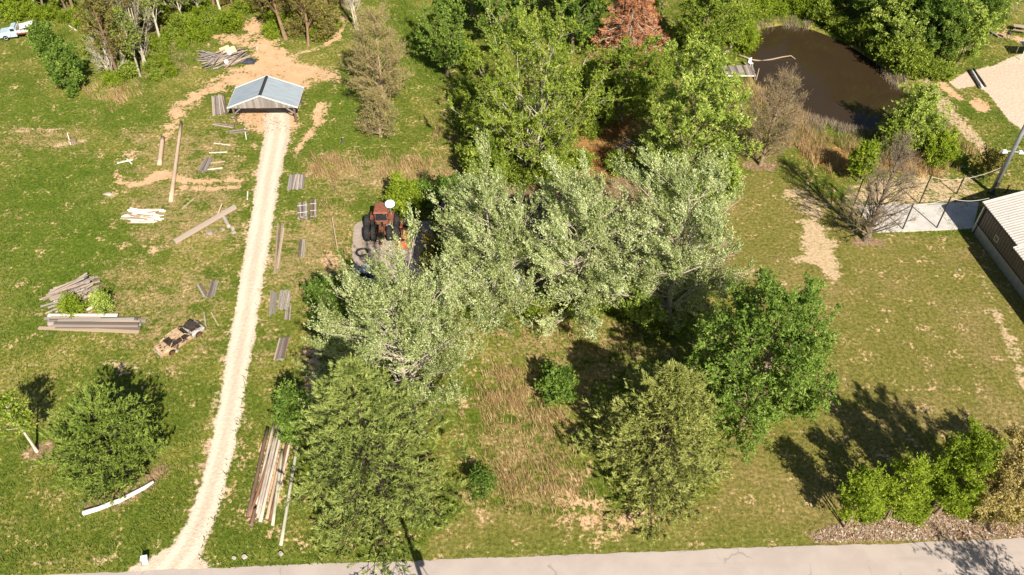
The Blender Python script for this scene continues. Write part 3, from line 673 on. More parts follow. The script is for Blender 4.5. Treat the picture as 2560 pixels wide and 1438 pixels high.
# ------------------------------------------------------------------ metal building on the right
def shed():
    A = G(2431, 578); d = Vector((.105, -.994, 0)).normalized(); rz = math.atan2(d.y, d.x)   # local +x runs along the wall, local +y is out to the right
    r = thing('metal_building', 'brown metal building with ribbed pale roof and grey lower wall', 'building', A, rz)
    L = 26.0; Wd = 16.0; eh = 3.7; pitch = .27; r1 = 6.6
    # walls
    m = MB(); m.box((L / 2, .10, 1.1 + (eh - 1.1) / 2), (L - .1, .16, eh - 1.1)); m.build('long_wall', 'metal_brown', r)
    m = MB(); m.box((L / 2, .08, .5), (L - .1, .24, 1.24)); m.build('wainscot', 'metal_grey', r)
    hw = Wd / 2; rh = eh + pitch * hw
    for x in (0.02, L - .02):
        m = MB(); th = .16
        m.add([(x, .2, -.1), (x, Wd - .2, -.1), (x, Wd - .2, eh), (x, hw, rh - .12), (x, .2, eh), (x + th, .2, -.1), (x + th, Wd - .2, -.1), (x + th, Wd - .2, eh), (x + th, hw, rh - .12), (x + th, .2, eh)],
              [(0, 1, 2, 3, 4), (9, 8, 7, 6, 5), (0, 4, 9, 5), (1, 6, 7, 2), (2, 7, 8, 3), (3, 8, 9, 4), (0, 5, 6, 1)])
        m.build('gable_wall', 'metal_brown', r)
    m = MB(); m.box((L / 2, Wd - .08, eh / 2), (L - .1, .16, eh)); m.build('long_wall', 'metal_brown', r)
    for k in range(60):                                    # raised wall ribs
        x = .35 + k * .42
        if x < L - .2: plank('wall_rib', 'metal_brown', (x, .0, 1.14), (x, .0, eh - .02), .07, .05, r)
    plank('corner_trim', 'metal_white', (.02, -.02, -.05), (.02, -.02, eh - .02), .14, .14, r)
    plank('drip_trim', 'metal_dark', (.1, -.03, 1.16), (L, -.03, 1.16), .06, .05, r)
    # roof: near bay slopes; the far bay's eave reaches out further
    for (x0, x1, e) in ((-.25, r1, .22), (r1, L + .25, .62)):
        dz = -.0 if e < .5 else -.06
        for s in (0, 1):
            y0, y1 = ((-e, hw) if s == 0 else (Wd + .22, hw)); z0 = eh + .06 - pitch * (-y0 if s == 0 else y0 - Wd) + dz; z1 = rh + .06 + dz
            m = MB(); m.add([(x0, y0, z0), (x1, y0, z0), (x1, y1, z1), (x0, y1, z1), (x0, y0, z0 - .06), (x1, y0, z0 - .06), (x1, y1, z1 - .06), (x0, y1, z1 - .06)],
                            [(0, 1, 2, 3), (7, 6, 5, 4), (0, 4, 5, 1), (1, 5, 6, 2), (3, 2, 6, 7), (0, 3, 7, 4)])
            p = m.build('roof_sheet', 'metal_tan_roof', r)
            n = int((x1 - x0) / .34)
            for k in range(n):
                x = x0 + .14 + k * .34; plank('roof_rib', 'metal_tan_roof', (x, y0, z0 + .02), (x, y1, z1 + .02), .07, .07, p)
        plank('gutter', 'metal_dark', (x0, -e - .05, eh - .02 - pitch * e + dz), (x1, -e - .05, eh - .02 - pitch * e + dz), .10, .12, r)
    plank('rake_trim', 'metal_white', (-.28, -.24, eh + .04 - pitch * .22), (-.28, hw, rh + .06), .06, .16, r)
    plank('rake_trim', 'metal_white', (r1 - .06, -.66, eh - pitch * .62 + .03), (r1 - .06, -.1, eh + .05), .06, .14, r)
    v = plank('vent_window', 'metal_white', (3.15, -.02, 1.95), (3.75, -.02, 1.95), .08, .62, r)
    v2 = plank('vent_pane', 'glass_dark', (3.23, -.065, 1.95), (3.67, -.065, 1.95), .03, .44, r); plank('vent_mullion', 'metal_white', (3.43, -.085, 1.95), (3.47, -.085, 1.95), .02, .44, r)
    plank('downspout', 'metal_dark', (.35, -.07, .02), (.35, -.07, eh - .15), .09, .09, r)
shed()

# batting-cage slab
def slab():
    a, b, c, d = G(2141, 516), G(2447, 506), G(2432, 572), G(2186, 582); m = MB(); z = .10
    V = [Vector((p.x, p.y, z)) for p in (a, b, c, d)]; W = [Vector((p.x, p.y, -.25)) for p in (a, b, c, d)]
    m.add(V + W, [(3, 2, 1, 0), (0, 1, 5, 4), (1, 2, 6, 5), (2, 3, 7, 6), (3, 0, 4, 7)]); tag(m.build('concrete_slab', 'concrete'), 'pale concrete slab between the black posts', kind='structure')
slab()

# house hidden under the maples
def house():
    a = G(1112, 668); b = G(1470, 668); W = (b - a).length; D = 8.2; eh = 2.5; rh = 4.2
    r = thing('house', 'low house with dark brown shingle roof hidden under the pale maples', 'house', a, 0.0)
    m = MB(); m.box((W / 2, D / 2, eh / 2), (W, D, eh)); m.add([(0, 0, eh), (0, D, eh), (0, D / 2, rh - .1), (W, 0, eh), (W, D, eh), (W, D / 2, rh - .1)], [(0, 2, 1), (3, 4, 5), (0, 3, 5, 2), (1, 2, 5, 4)]); m.build('wall', 'siding', r)
    ov = .5; sl_ = (rh - eh) / (D / 2)
    for s in (0, 1):
        n = 14
        for k in range(n):                                # shingle courses lap over one another
            u0, u1 = k / n, (k + 1.12) / n; ya, yb = -ov + (D / 2 + ov) * u0, -ov + (D / 2 + ov) * min(u1, 1)
            za, zb = eh + sl_ * (ya) + .10, eh + sl_ * yb + .055
            if s: ya, yb = D - ya, D - yb
            plank('shingle_course', 'shingle', (W / 2, ya, za), (W / 2, yb, zb), W + 2 * ov, .03, r)
    plank('ridge', 'shingle', (-ov, D / 2, rh + .12), (W + ov, D / 2, rh + .12), .35, .06, r)
    plank('fascia', 'wood_grey', (-ov, -ov - .02, eh - sl_ * ov - .02), (W + ov, -ov - .02, eh - sl_ * ov - .02), .03, .2, r)
    plank('chimney', 'stone', (W * .7, D / 2 + .4, rh - .6), (W * .7, D / 2 + .4, rh + .9), .7, .7, r)
    d = plank('door', 'wood_dark', (W * .35, -.03, .05), (W * .35, -.03, 2.1), .95, .06, r)
    for x in (W * .12, W * .55, W * .8):
        plank('window', 'plastic_white', (x - .65, -.02, 1.5), (x + .65, -.02, 1.5), .06, 1.15, r); plank('pane', 'glass_dark', (x - .55, -.055, 1.5), (x + .55, -.055, 1.5), .03, .98, r)
    m = MB(); m.box((W * .4, -1.6, .08), (4.5, 2.8, .3)); m.build('porch', 'concrete', r)
    # aerial on the roof
    an = thing('television_aerial', 'thin white aerial on a mast above the hidden house', 'aerial', G(1552, 440), 0.0)
    m = MB(); m.tube([(0, 0, 0), (0, 0, 4.2)], .025, 6); m.build('mast', 'metal_grey', an)
    m = MB(); m.beam((-.7, -.7, 4.1), (.8, .8, 4.3), .035, .035); m.build('boom', 'metal_white', an)
    for k in range(7):
        u = -.8 + k * .28; l = .55 + .09 * k; m = MB(); m.beam((u - l * .7, u + l * .6, 4.2), (u + l * .6, u - l * .6, 4.2), .014, .014); m.build('element', 'metal_white', an)
house()

# ------------------------------------------------------------------ trees one can tell apart
def dims(base, ty, wpx):
    h = top_h(base[0], base[1], ty); s = FPX / (FPX / ppm(base[1]) - h * .5 * math.sin(PITCH)); return h, wpx / 2 / s
WIND = (-.42, .26, .22)
def dtree(seed, name, label, base, ty, wpx, lm, group=None, dx=0.0, **kw):
    h, r = dims(base, ty, wpx); p = G(*base); p.z = float(ground_z(p.x, p.y))
    return put_tree(name, label, 'tree' if h > 3.2 else 'shrub', tree_mesh(seed, h, r, leafmat_=lm, **kw), p, group=group)
def ctree(seed, name, label, base, ty, wpx, lm, **kw):
    h, r = dims(base, ty, wpx); p = G(*base); p.z = float(ground_z(p.x, p.y))
    return put_tree(name, label, 'tree', conifer_mesh(seed, h, r, leafmat_=lm, **kw), p)
MAPLE = dict(nl=78, nb=8, ntw=7, nlv=13, leaf=.185, wind=WIND, bark='bark_pale', asc=.9, tw=1.7, lobes=.26, aspect=.6, tj=.28, lj=.42, low=.06, cz=.52, rz=.5)
dtree(11, 'silver_maple', 'wide silvery maple just behind the big dark pine beside the driveway', (1012, 1005), 700, 520, 'leaf_silver', lean=(-.2, .5), **MAPLE)
dtree(12, 'silver_maple', 'silvery maple right of the tractors, leftmost over the house', (1235, 805), 446, 345, 'leaf_silver', lean=(-.6, .3), **MAPLE)
dtree(13, 'silver_maple', 'silvery maple in the middle over the house', (1442, 790), 456, 350, 'leaf_silver', vbias=.05, **MAPLE)
dtree(14, 'silver_maple', 'tall silvery maple at the right end of the house by the lawn', (1668, 790), 403, 370, 'leaf_silver', vbias=.03, **MAPLE)
dtree(15, 'leafy_tree', 'round bright green tree at the edge of the right lawn', (1848, 1070), 722, 420, 'leaf_green', nl=84, nb=9, ntw=6, nlv=10, leaf=.25, cz=.55, rz=.46, bark='bark', lean=(.3, 0), vbias=.08, lobes=.12)
dtree(16, 'leafy_tree', 'small green tree between the silvery maples and the round tree', (1590, 815), 690, 130, 'leaf_light', nl=22, nb=8, ntw=5, nlv=6, leaf=.28, cz=.55)
dtree(17, 'leafy_tree', 'tall many-stemmed green tree at the top centre', (1330, 432), 15, 400, 'leaf_mid', nl=70, nb=10, ntw=6, nlv=9, leaf=.26, stems=4, asc=1.6, cz=.56, rz=.46, bark='bark_pale', tw=1.2, vbias=.05, up=.6)
dtree(18, 'leafy_tree', 'large pale green tree left of the pond', (1706, 492), 112, 290, 'leaf_light', nl=60, nb=10, ntw=6, nlv=9, leaf=.26, asc=1.2, cz=.54, rz=.48, vbias=.02)
dtree(19, 'leafy_tree', 'rounded olive green tree in front of the rust-red conifer', (1552, 310), 105, 230, 'leaf_mid', nl=44, nb=9, ntw=6, nlv=8, leaf=.27, cz=.55, rz=.45, vbias=-.10)
dtree(20, 'leafy_tree', 'dark green tree behind the pale tree left of the pond', (1745, 170), -75, 200, 'leaf_mid', nl=46, nb=9, ntw=6, nlv=8, leaf=.28, cz=.55, rz=.46, vbias=-.06)
dtree(21, 'columnar_tree', 'narrow upright green tree left of the tall many-stemmed tree', (1118, 190), -50, 120, 'leaf_green', nl=44, nb=8, ntw=6, nlv=6, leaf=.34, asc=2.4, cz=.52, rz=.5, up=.7, vbias=.1)
dtree(22, 'leafy_tree', 'green tree behind the tall many-stemmed tree, at the top edge', (1255, 120), -150, 190, 'leaf_green', nl=40, nb=9, ntw=6, nlv=6, leaf=.38, cz=.55, rz=.46)
dtree(23, 'leafy_tree', 'green tree left of the rust-red conifer, at the top edge', (1430, 130), -130, 150, 'leaf_green', nl=40, nb=9, ntw=6, nlv=6, leaf=.38, cz=.55, rz=.46, vbias=-.08)
ctree(31, 'pine_tree', 'big layered pine beside the road near the driveway', (962, 1280), 905, 530, 'needle_pine', prof='tri', whorls=17, per=8, nside=12, nshoot=4, ntuft=11, needle=.30, nw=.075, rise=.24, droop=.22, bark='bark_dark', plate=.10, shoot=.55, z0=.04, side=.42, limb_r=.55, lean=(-.3, 0))
ctree(32, 'pine_tree', 'yellow-green pine by the road left of the round tree', (1632, 1165), 925, 460, 'needle_yellow', prof='tri', whorls=17, per=8, nside=12, nshoot=4, ntuft=11, needle=.30, nw=.075, rise=.24, droop=.22, bark='bark_dark', plate=.12, shoot=.55, z0=.05, side=.42, limb_r=.55, lean=(.2, 0))
ctree(33, 'round_spruce', 'dense round dark green conifer left of the driveway mouth', (308, 1172), 1045, 285, 'needle_spruce', prof='ball', whorls=17, per=8, nside=10, nshoot=4, ntuft=9, needle=.26, nw=.075, rise=.38, droop=.05, z0=.10, plate=.3, bark='bark_dark', limb_r=.6)
ctree(34, 'dead_conifer', 'dead rust-red conifer at the top edge', (1568, 158), -95, 250, 'needle_dead', prof='cone', whorls=24, per=7, nside=13, nshoot=4, ntuft=4, needle=.5, nw=.085, rise=-.16, droop=.25, bark='bark_pale', plate=.08, limb_r=1.3)
dtree(35, 'bald_cypress', 'large brown-green feathery cypress right of the barn', (958, 268), 15, 190, 'needle_cypress', bark='bark_twig', twigwood=True, tw=.9, lobes=.08, taper=0.45, rt=.20, nl=80, nb=10, ntw=8, nlv=3, leaf=.15, bare=.25, asc=1.0, cz=.50, rz=.50, low=.10, up=.45)
dtree(36, 'bald_cypress', 'small thin cypress in front of the large feathery cypress', (952, 342), 215, 130, 'needle_cypress', bark='bark_twig', twigwood=True, tw=.9, lobes=.08, taper=0.6, rt=.20, nl=36, nb=8, ntw=7, nlv=2, leaf=.15, bare=.2, asc=.9, cz=.50, rz=.5, low=.10, up=.4)
dtree(37, 'bald_cypress', 'bare brown cypress on the near bank of the pond', (1900, 413), 180, 175, 'needle_cypress', bark='bark_twig', twigwood=True, tw=.9, lobes=.08, taper=0.35, rt=.20, nl=70, nb=10, ntw=9, nlv=1, leaf=.13, bare=.6, asc=1.1, cz=.55, rz=.46, low=.14, up=.5, lean=(.6, .4))
dtree(38, 'bald_cypress', 'bare leafless cypress standing by the concrete slab', (2165, 602), 325, 215, 'needle_cypress', bark='bark_bare', twigwood=True, tw=.9, lobes=.08, taper=0.75, rt=.32, nl=60, nb=9, ntw=8, nlv=1, leaf=.12, bare=.85, asc=1.2, cz=.52, rz=.5, low=.14, up=.5)
dtree(41, 'small_tree', 'small sparse tree with pale trunk on the far left of the field', (92, 1128), 985, 105, 'leaf_mid', nl=16, nb=6, ntw=4, nlv=4, leaf=.28, cz=.68, rz=.34, bark='bark_pale', bare=.2)
dtree(42, 'shrub', 'green shrub left of the big layered pine', (748, 1080), 985, 118, 'leaf_green', nl=26, nb=8, ntw=6, nlv=6, leaf=.24, cz=.5, rz=.5, low=.05)
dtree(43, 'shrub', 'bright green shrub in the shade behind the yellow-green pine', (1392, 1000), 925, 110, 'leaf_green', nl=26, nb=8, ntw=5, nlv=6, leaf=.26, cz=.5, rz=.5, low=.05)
dtree(44, 'small_tree', 'yellow-green sapling leftmost in the roadside clump', (2112, 1312), 1165, 115, 'leaf_bright', bare=.2, nl=26, nb=8, ntw=6, nlv=7, leaf=.19, stems=3, asc=1.6, cz=.58, rz=.4, up=.6)
dtree(45, 'small_tree', 'green sapling second from the left in the roadside clump', (2215, 1295), 1140, 125, 'leaf_bright', bare=.2, nl=30, nb=8, ntw=6, nlv=7, leaf=.19, stems=3, asc=1.5, cz=.55, rz=.44, vbias=-.05, up=.6)
dtree(46, 'small_tree', 'tall bright green tree in the roadside clump', (2330, 1285), 1075, 150, 'leaf_bright', bare=.1, nl=40, nb=9, ntw=6, nlv=9, leaf=.20, stems=2, asc=1.6, cz=.54, rz=.48, vbias=-.12, up=.6)
dtree(47, 'blossoming_tree', 'pale yellow blossoming tree at the right end of the roadside clump', (2455, 1290), 1065, 210, 'leaf_blossom', nl=44, nb=9, ntw=6, nlv=8, leaf=.17, stems=4, asc=1.6, cz=.54, rz=.48, up=.6, twigwood=True)
dtree(48, 'blossoming_tree', 'pale blossoming tree cut off by the right edge', (2605, 1285), 1110, 160, 'leaf_blossom', nl=34, nb=8, ntw=5, nlv=5, leaf=.24, stems=3, asc=1.6, cz=.54, rz=.48, up=.6)
dtree(49, 'small_tree', 'bright green small tree beside the tan reeds of the pond', (2142, 455), 362, 72, 'leaf_bright', nl=20, nb=7, ntw=5, nlv=5, leaf=.3, cz=.6, rz=.42, vbias=-.05)
dtree(50, 'small_tree', 'sparse olive small tree beside the light pole', (2460, 447), 378, 85, 'leaf_olive', nl=22, nb=7, ntw=5, nlv=5, leaf=.26, cz=.6, rz=.4, vbias=.08)
dtree(51, 'shrub', 'bright green shrub behind the big tractor', (1015, 528), 455, 100, 'leaf_bright', nl=30, nb=8, ntw=6, nlv=6, leaf=.26, cz=.5, rz=.5, low=.05)
dtree(52, 'shrub', 'bronze yellow shrub at the house corner below the tractors', (1093, 685), 608, 72, 'leaf_bronze', nl=24, nb=7, ntw=6, nlv=7, leaf=.22, cz=.5, rz=.5, low=.05)
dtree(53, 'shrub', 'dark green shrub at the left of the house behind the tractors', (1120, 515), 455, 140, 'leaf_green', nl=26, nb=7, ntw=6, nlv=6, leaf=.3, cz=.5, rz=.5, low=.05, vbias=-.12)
dtree(54, 'shrub', 'leafy green shrub with upright oval crown left of the woods', (138, 155), 62, 75, 'leaf_green', nl=26, nb=8, ntw=6, nlv=6, leaf=.32, cz=.52, rz=.5, lean=(-.4, .6))
dtree(55, 'shrub', 'larger dark green shrub in front of the left woods', (185, 228), 112, 100, 'leaf_green', nl=30, nb=8, ntw=6, nlv=6, leaf=.32, cz=.5, rz=.5, vbias=-.06)
dtree(56, 'small_tree', 'willowy green shrub on the right bank of the pond', (2262, 362), 225, 135, 'leaf_light', nl=36, nb=9, ntw=6, nlv=6, leaf=.28, cz=.5, rz=.5, stems=3, asc=1.3, low=.05)
dtree(57, 'small_tree', 'green shrub at the near right corner of the pond', (2222, 385), 305, 80, 'leaf_mid', nl=22, nb=8, ntw=5, nlv=6, leaf=.28, cz=.5, rz=.5, low=.05)
dtree(58, 'shrub', 'low green shrub among the tan reeds right of the pond', (2340, 405), 330, 100, 'leaf_bright', nl=22, nb=8, ntw=5, nlv=6, leaf=.26, cz=.45, rz=.5, low=.05)
dtree(59, 'shrub', 'small leafy weed bush in front of the weathered lumber heap', (185, 783), 750, 58, 'leaf_bright', nl=16, nb=6, ntw=4, nlv=5, leaf=.2, cz=.5, rz=.5, low=.05)
dtree(60, 'shrub', 'small leafy weed bush right of the weathered lumber heap', (265, 780), 738, 46, 'leaf_light', nl=14, nb=6, ntw=4, nlv=5, leaf=.2, cz=.5, rz=.5, low=.05)
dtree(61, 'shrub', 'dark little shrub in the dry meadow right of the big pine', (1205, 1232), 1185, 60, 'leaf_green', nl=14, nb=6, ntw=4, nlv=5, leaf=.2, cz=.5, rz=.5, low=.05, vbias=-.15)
dtree(62, 'leafy_tree', 'green bushy tree under the tall many-stemmed tree on its left', (1215, 470), 345, 140, 'leaf_mid', nl=24, nb=8, ntw=5, nlv=6, leaf=.3, cz=.52, rz=.48, low=.05, vbias=-.05)
dtree(63, 'shrub', 'green shrubby growth at the foot of the silvery maple in the middle', (1450, 790), 720, 90, 'leaf_bright', nl=20, nb=7, ntw=5, nlv=6, leaf=.26, cz=.5, rz=.5, low=.05, vbias=-.05)
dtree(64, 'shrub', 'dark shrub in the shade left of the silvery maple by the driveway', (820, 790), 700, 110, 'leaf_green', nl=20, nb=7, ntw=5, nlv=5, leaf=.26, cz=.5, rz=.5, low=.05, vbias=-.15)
dtree(65, 'leafy_tree', 'green tree low between the pale tree and the silvery maples', (1790, 520), 400, 120, 'leaf_light', nl=26, nb=8, ntw=5, nlv=6, leaf=.3, cz=.55, rz=.46, low=.06)
dtree(66, 'shrub', 'dead brown leafless bush at the right edge of the silvery maples', (1775, 720), 590, 80, 'leaf_olive', nl=20, nb=8, ntw=6, nlv=1, leaf=.16, cz=.55, rz=.46, bark='bark_twig', twigwood=True, bare=.6, stems=3, asc=1.8, up=.6)
# dead pale trees
for sd, lab, b, ty, wp in ((71, 'dead pale forked tree in the left woods', (362, 168), -60, 130), (72, 'dead leaning pale tree left of the forked one', (285, 200), 60, 120), (73, 'bone white dead tree at the top edge beside the large feathery cypress', (892, 75), -80, 70)):
    dtree(sd, 'dead_tree', lab, b, ty, wp, 'leaf_olive', nl=20, nb=8, ntw=5, nlv=0, bark='bark_pale', stems=2, asc=1.8, cz=.62, rz=.36, twigwood=True, up=.6, rt=.26)

# ------------------------------------------------------------------ woods: prototypes copied tree by tree
PROTO = {'green': tree_mesh(101, 13, 4.2, leafmat_='leaf_green', nl=40, nb=9, ntw=6, nlv=7, leaf=.32, cz=.6, rz=.4),
         'mid': tree_mesh(102, 14, 4.4, leafmat_='leaf_mid', nl=40, nb=9, ntw=6, nlv=7, leaf=.32, cz=.58, rz=.42),
         'bright': tree_mesh(103, 12, 3.8, leafmat_='leaf_bright', nl=34, nb=9, ntw=5, nlv=6, leaf=.40, cz=.6, rz=.4),
         'light': tree_mesh(104, 12, 4.2, leafmat_='leaf_light', nl=34, nb=9, ntw=5, nlv=6, leaf=.40, cz=.55, rz=.44),
         'thin': tree_mesh(105, 15, 3.2, leafmat_='leaf_olive', nl=26, nb=8, ntw=4, nlv=4, leaf=.34, cz=.66, rz=.34, asc=1.6, bark='bark_brown', bare=.35, twigwood=True),
         'slim': tree_mesh(110, 11, 2.6, leafmat_='leaf_mid', nl=20, nb=7, ntw=4, nlv=5, leaf=.30, cz=.68, rz=.33, asc=1.8, bark='bark_pale', bare=.35, twigwood=True, rt=.17),
         'bush_g': tree_mesh(106, 2.6, 1.7, leafmat_='leaf_mid', nl=20, nb=7, ntw=5, nlv=5, leaf=.30, cz=.5, rz=.5, low=.04),
         'bush_b': tree_mesh(107, 2.2, 1.7, leafmat_='leaf_bright', nl=20, nb=7, ntw=5, nlv=5, leaf=.28, cz=.5, rz=.5, low=.04),
         'bush_o': tree_mesh(108, 2.4, 1.8, leafmat_='leaf_olive', nl=20, nb=7, ntw=5, nlv=4, leaf=.28, cz=.5, rz=.5, low=.04, twigwood=True),
         'bush_m': tree_mesh(109, 3.0, 1.9, leafmat_='leaf_mid', nl=20, nb=7, ntw=5, nlv=5, leaf=.30, cz=.5, rz=.5, low=.04)}
ORD = ('leftmost second third fourth fifth sixth seventh eighth ninth tenth eleventh twelfth thirteenth fourteenth fifteenth sixteenth seventeenth eighteenth nineteenth twentieth '
       'twenty-first twenty-second twenty-third twenty-fourth twenty-fifth twenty-sixth twenty-seventh twenty-eighth twenty-ninth thirtieth').split()
def nth(i, n, group): return ('leftmost of the ' if i == 0 else 'rightmost of the ' if i == n - 1 else ORD[i] + ' from the left of the ') + group
def copies(name, label, cat, group, kind, spots, s0=.8, s1=1.2):
    spots = sorted(spots)
    for i_, (px, py) in enumerate(spots):
        label = nth(i_, len(spots), group)
        p = G(px, py); p.z = float(ground_z(p.x, p.y)); s = random.uniform(s0, s1)
        put_tree(name, label, cat, PROTO[kind], p, random.uniform(0, 6.28), (s * random.uniform(.9, 1.1), s * random.uniform(.9, 1.1), s * random.uniform(.85, 1.15)), group)
copies('woodland_tree', 'bright green tree in the row behind the pickup truck', 'tree', 'trees in the row behind the pickup truck', 'bright', [(12, 40), (62, 32), (112, 28), (165, 22), (-30, 25), (215, 18)], .7, .9)
copies('woodland_tree', 'thin brown-trunked tree in the woods above the barn', 'tree', 'thin trees in the woods above the barn', 'thin', [(715, 98), (770, 112), (655, 30), (705, 30), (585, 25), (535, 28), (620, 10), (760, 40), (820, 30), (300, 205), (340, 160), (262, 90), (395, 80), (440, 50), (190, 38), (480, 15), (855, 15)], .75, 1.05)
copies('woodland_tree', 'green tree in the woods along the top left edge', 'tree', 'green trees in the woods along the top left edge', 'mid', [(250, 20), (330, 5), (415, -5), (500, -15), (570, -25), (650, -30), (740, -25), (820, -20), (290, -40), (400, -50), (560, -60), (700, -60), (60, -30), (150, -35)], .7, 1.0)
copies('woodland_bush', 'green undergrowth bush among the left woods', 'bush', 'green bushes among the left woods', 'bush_g', [(240, 130), (275, 175), (325, 195), (380, 178), (412, 140), (430, 100), (480, 60), (520, 75), (455, 85), (300, 120), (350, 100), (395, 200), (250, 70), (540, 40), (600, 35), (560, 60), (470, 30)], .5, .9)
copies('woodland_bush', 'bright undergrowth bush in the left woods clearing', 'bush', 'bright bushes in the left woods clearing', 'bush_b', [(415, 165), (400, 120), (345, 140), (310, 60), (210, 60), (260, 45), (165, 55), (500, 50), (440, 70), (580, 75), (115, 52), (40, 50), (490, 95), (690, 70), (740, 75)], .6, 1.1)
copies('woodland_bush', 'brown-green scrub bush in the woods above the barn', 'bush', 'scrub bushes in the woods above the barn', 'bush_o', [(640, 25), (690, 50), (735, 45), (785, 60), (820, 60), (600, 10), (660, 5), (830, 10), (780, 20), (810, 90), (740, 90), (675, 15), (560, 10), (340, 40), (230, 100), (360, 60)], .7, 1.3)
copies('woodland_bush', 'small yellow-green bush scattered through the top left undergrowth', 'bush', 'small bushes through the top left undergrowth', 'bush_b', [(30, 42), (85, 40), (140, 38), (205, 42), (235, 85), (285, 85), (320, 30), (370, 35), (395, 60), (430, 30), (455, 55), (520, 20), (545, 85), (510, 100), (600, 60), (625, 30), (680, 95), (700, 40), (750, 60), (795, 95), (815, 40), (840, 70), (380, 150), (330, 165), (260, 150), (430, 190), (460, 120), (290, 215)], .4, .8)
copies('woodland_tree', 'slim pale-trunked tree in the left woods', 'tree', 'slim pale trees in the left woods', 'slim', [(275, 130), (310, 150), (345, 110), (405, 120), (235, 60), (420, 30), (465, 70), (375, 60), (300, 50), (505, 45), (555, 40), (350, 190), (95, 35), (35, 30), (690, 15), (800, 15)], .7, 1.1)
copies('woodland_tree', 'green tree in the wood beyond the right bank of the pond', 'tree', 'trees beyond the right bank of the pond', 'green', [(2150, 85), (2240, 110), (2300, 150), (2345, 165), (2210, 60), (2280, 70), (2360, 110), (2420, 130), (2180, 20), (2260, 10), (2340, 40), (2410, 60), (2100, 30)], .62, .9)
copies('woodland_tree', 'pale green tree in the wood right of the pond', 'tree', 'pale trees right of the pond', 'light', [(2200, 120), (2330, 120), (2390, 165), (2440, 95), (2390, 20), (2460, 30), (2300, 5), (2225, 160)], .6, .85)
copies('woodland_bush', 'green bush overhanging the far right shore of the pond', 'bush', 'bushes on the far right shore of the pond', 'bush_m', [(2100, 85), (2125, 100), (2160, 118), (2195, 148), (2225, 170), (2258, 190), (2290, 185), (2080, 72), (2150, 95), (2320, 195), (2245, 178), (2270, 165), (2350, 195), (2050, 55)], .8, 1.35)
copies('woodland_tree', 'bright tree on the far side of the pond at the top edge', 'tree', 'trees on the far pond side, top edge', 'bright', [(1850, 15), (1900, -10), (1960, -5), (2020, 0), (2070, 15), (1800, 5), (1930, -40), (2040, -40), (1830, -50), (2120, -20)], .65, .9)
copies('woodland_bush', 'bright bush on the grassy far shore of the pond', 'bush', 'bushes on the far shore of the pond', 'bush_b', [(1870, 50), (1900, 40), (1950, 35), (1990, 30), (2030, 35), (1850, 85), (1865, 110), (1840, 60), (1820, 90), (2060, 40), (1980, 15), (1920, 15), (1860, 125)], .6, 1.1)
copies('woodland_bush', 'olive green bush in the thicket left of the pond', 'bush', 'bushes in the thicket left of the pond', 'bush_m', [(1680, 150), (1720, 130), (1790, 120), (1805, 60), (1790, 30), (1700, 170), (1640, 170), (1500, 240), (1480, 200), (1770, 90), (1660, 200), (1510, 280), (1600, 250)], .8, 1.4)
copies('woodland_tree', 'green tree in the row along the top centre edge', 'tree', 'trees along the top centre edge', 'mid', [(1180, 40), (1210, -10), (1330, -20), (1400, 30), (1480, -20), (1530, -60), (1640, -10), (1690, -40), (1760, -50), (1130, -40), (1480, 60), (1650, 60)], .7, 1.0)
copies('woodland_bush', 'green bush round the foot of the tall many-stemmed tree', 'bush', 'bushes round the foot of the tall many-stemmed tree', 'bush_m', [(1215, 430), (1260, 455), (1300, 465), (1350, 460), (1400, 440), (1180, 330), (1170, 260), (1165, 400), (1400, 470), (1180, 180), (1150, 120), (1478, 340), (1545, 430), (1500, 300), (1455, 420)], .7, 1.2)
copies('woodland_bush', 'pale bush under the silvery maples beside the house', 'bush', 'bushes under the silvery maples', 'bush_m', [(1330, 790), (1370, 760), (1520, 770), (1560, 790), (1700, 770), (1740, 740), (1640, 820), (1690, 830), (1180, 790)], .5, .9)
copies('roadside_bush', 'low green undergrowth bush in the roadside clump', 'bush', 'low bushes in the roadside clump', 'bush_b', [(2165, 1290), (2270, 1290), (2300, 1270), (2390, 1280), (2140, 1270), (2200, 1270)], .5, .8)
copies('roadside_bush', 'olive undergrowth bush at the foot of the blossoming trees', 'bush', 'low bushes under the blossoming trees', 'bush_o', [(2440, 1285), (2510, 1285), (2550, 1280), (2420, 1260)], .5, .8)

# tree and pole just outside the frame whose shadows fall on the road
h_ = 10.0; q = G(2445, 1400); p = q + Vector((math.sin(SUN_AZ), math.cos(SUN_AZ), 0)) * 8.5
put_tree('roadside_tree', 'sparse tree on the near side of the road, throwing its branch shadow onto the asphalt', 'tree', tree_mesh(120, 9.5, 4.0, leafmat_='leaf_olive', nl=34, nb=8, ntw=4, nlv=4, leaf=.26, bare=.4, twigwood=True, asc=1.2), p)
def utility_pole():
    h = 11.5; tip = G(1001, 1290); p = tip + Vector((math.sin(SUN_AZ), math.cos(SUN_AZ), 0)) * (h / math.tan(SUN_EL)); p.z = 0
    r = thing('utility_pole', 'wooden utility pole on the near side of the road, seen by its shadow', 'utility pole', p)
    MB().tube([(0, 0, -.2), (0, 0, h)], [.19, .13], 10).build('pole', 'pole_brown', r)
    MB().lathe([(.0, -.5), (.24, -.5), (.24, .45), (.0, .5)], (.36, 0, h - 3.2), 'z', 12).build('transformer', 'metal_grey', r)
    MB().tube([(.3, 0, h - 3.7), (.5, .1, h - 4.6), (.15, 0, h - 5.4)], .03, 5).build('drop_cable', 'metal_dark', r)
utility_pole()

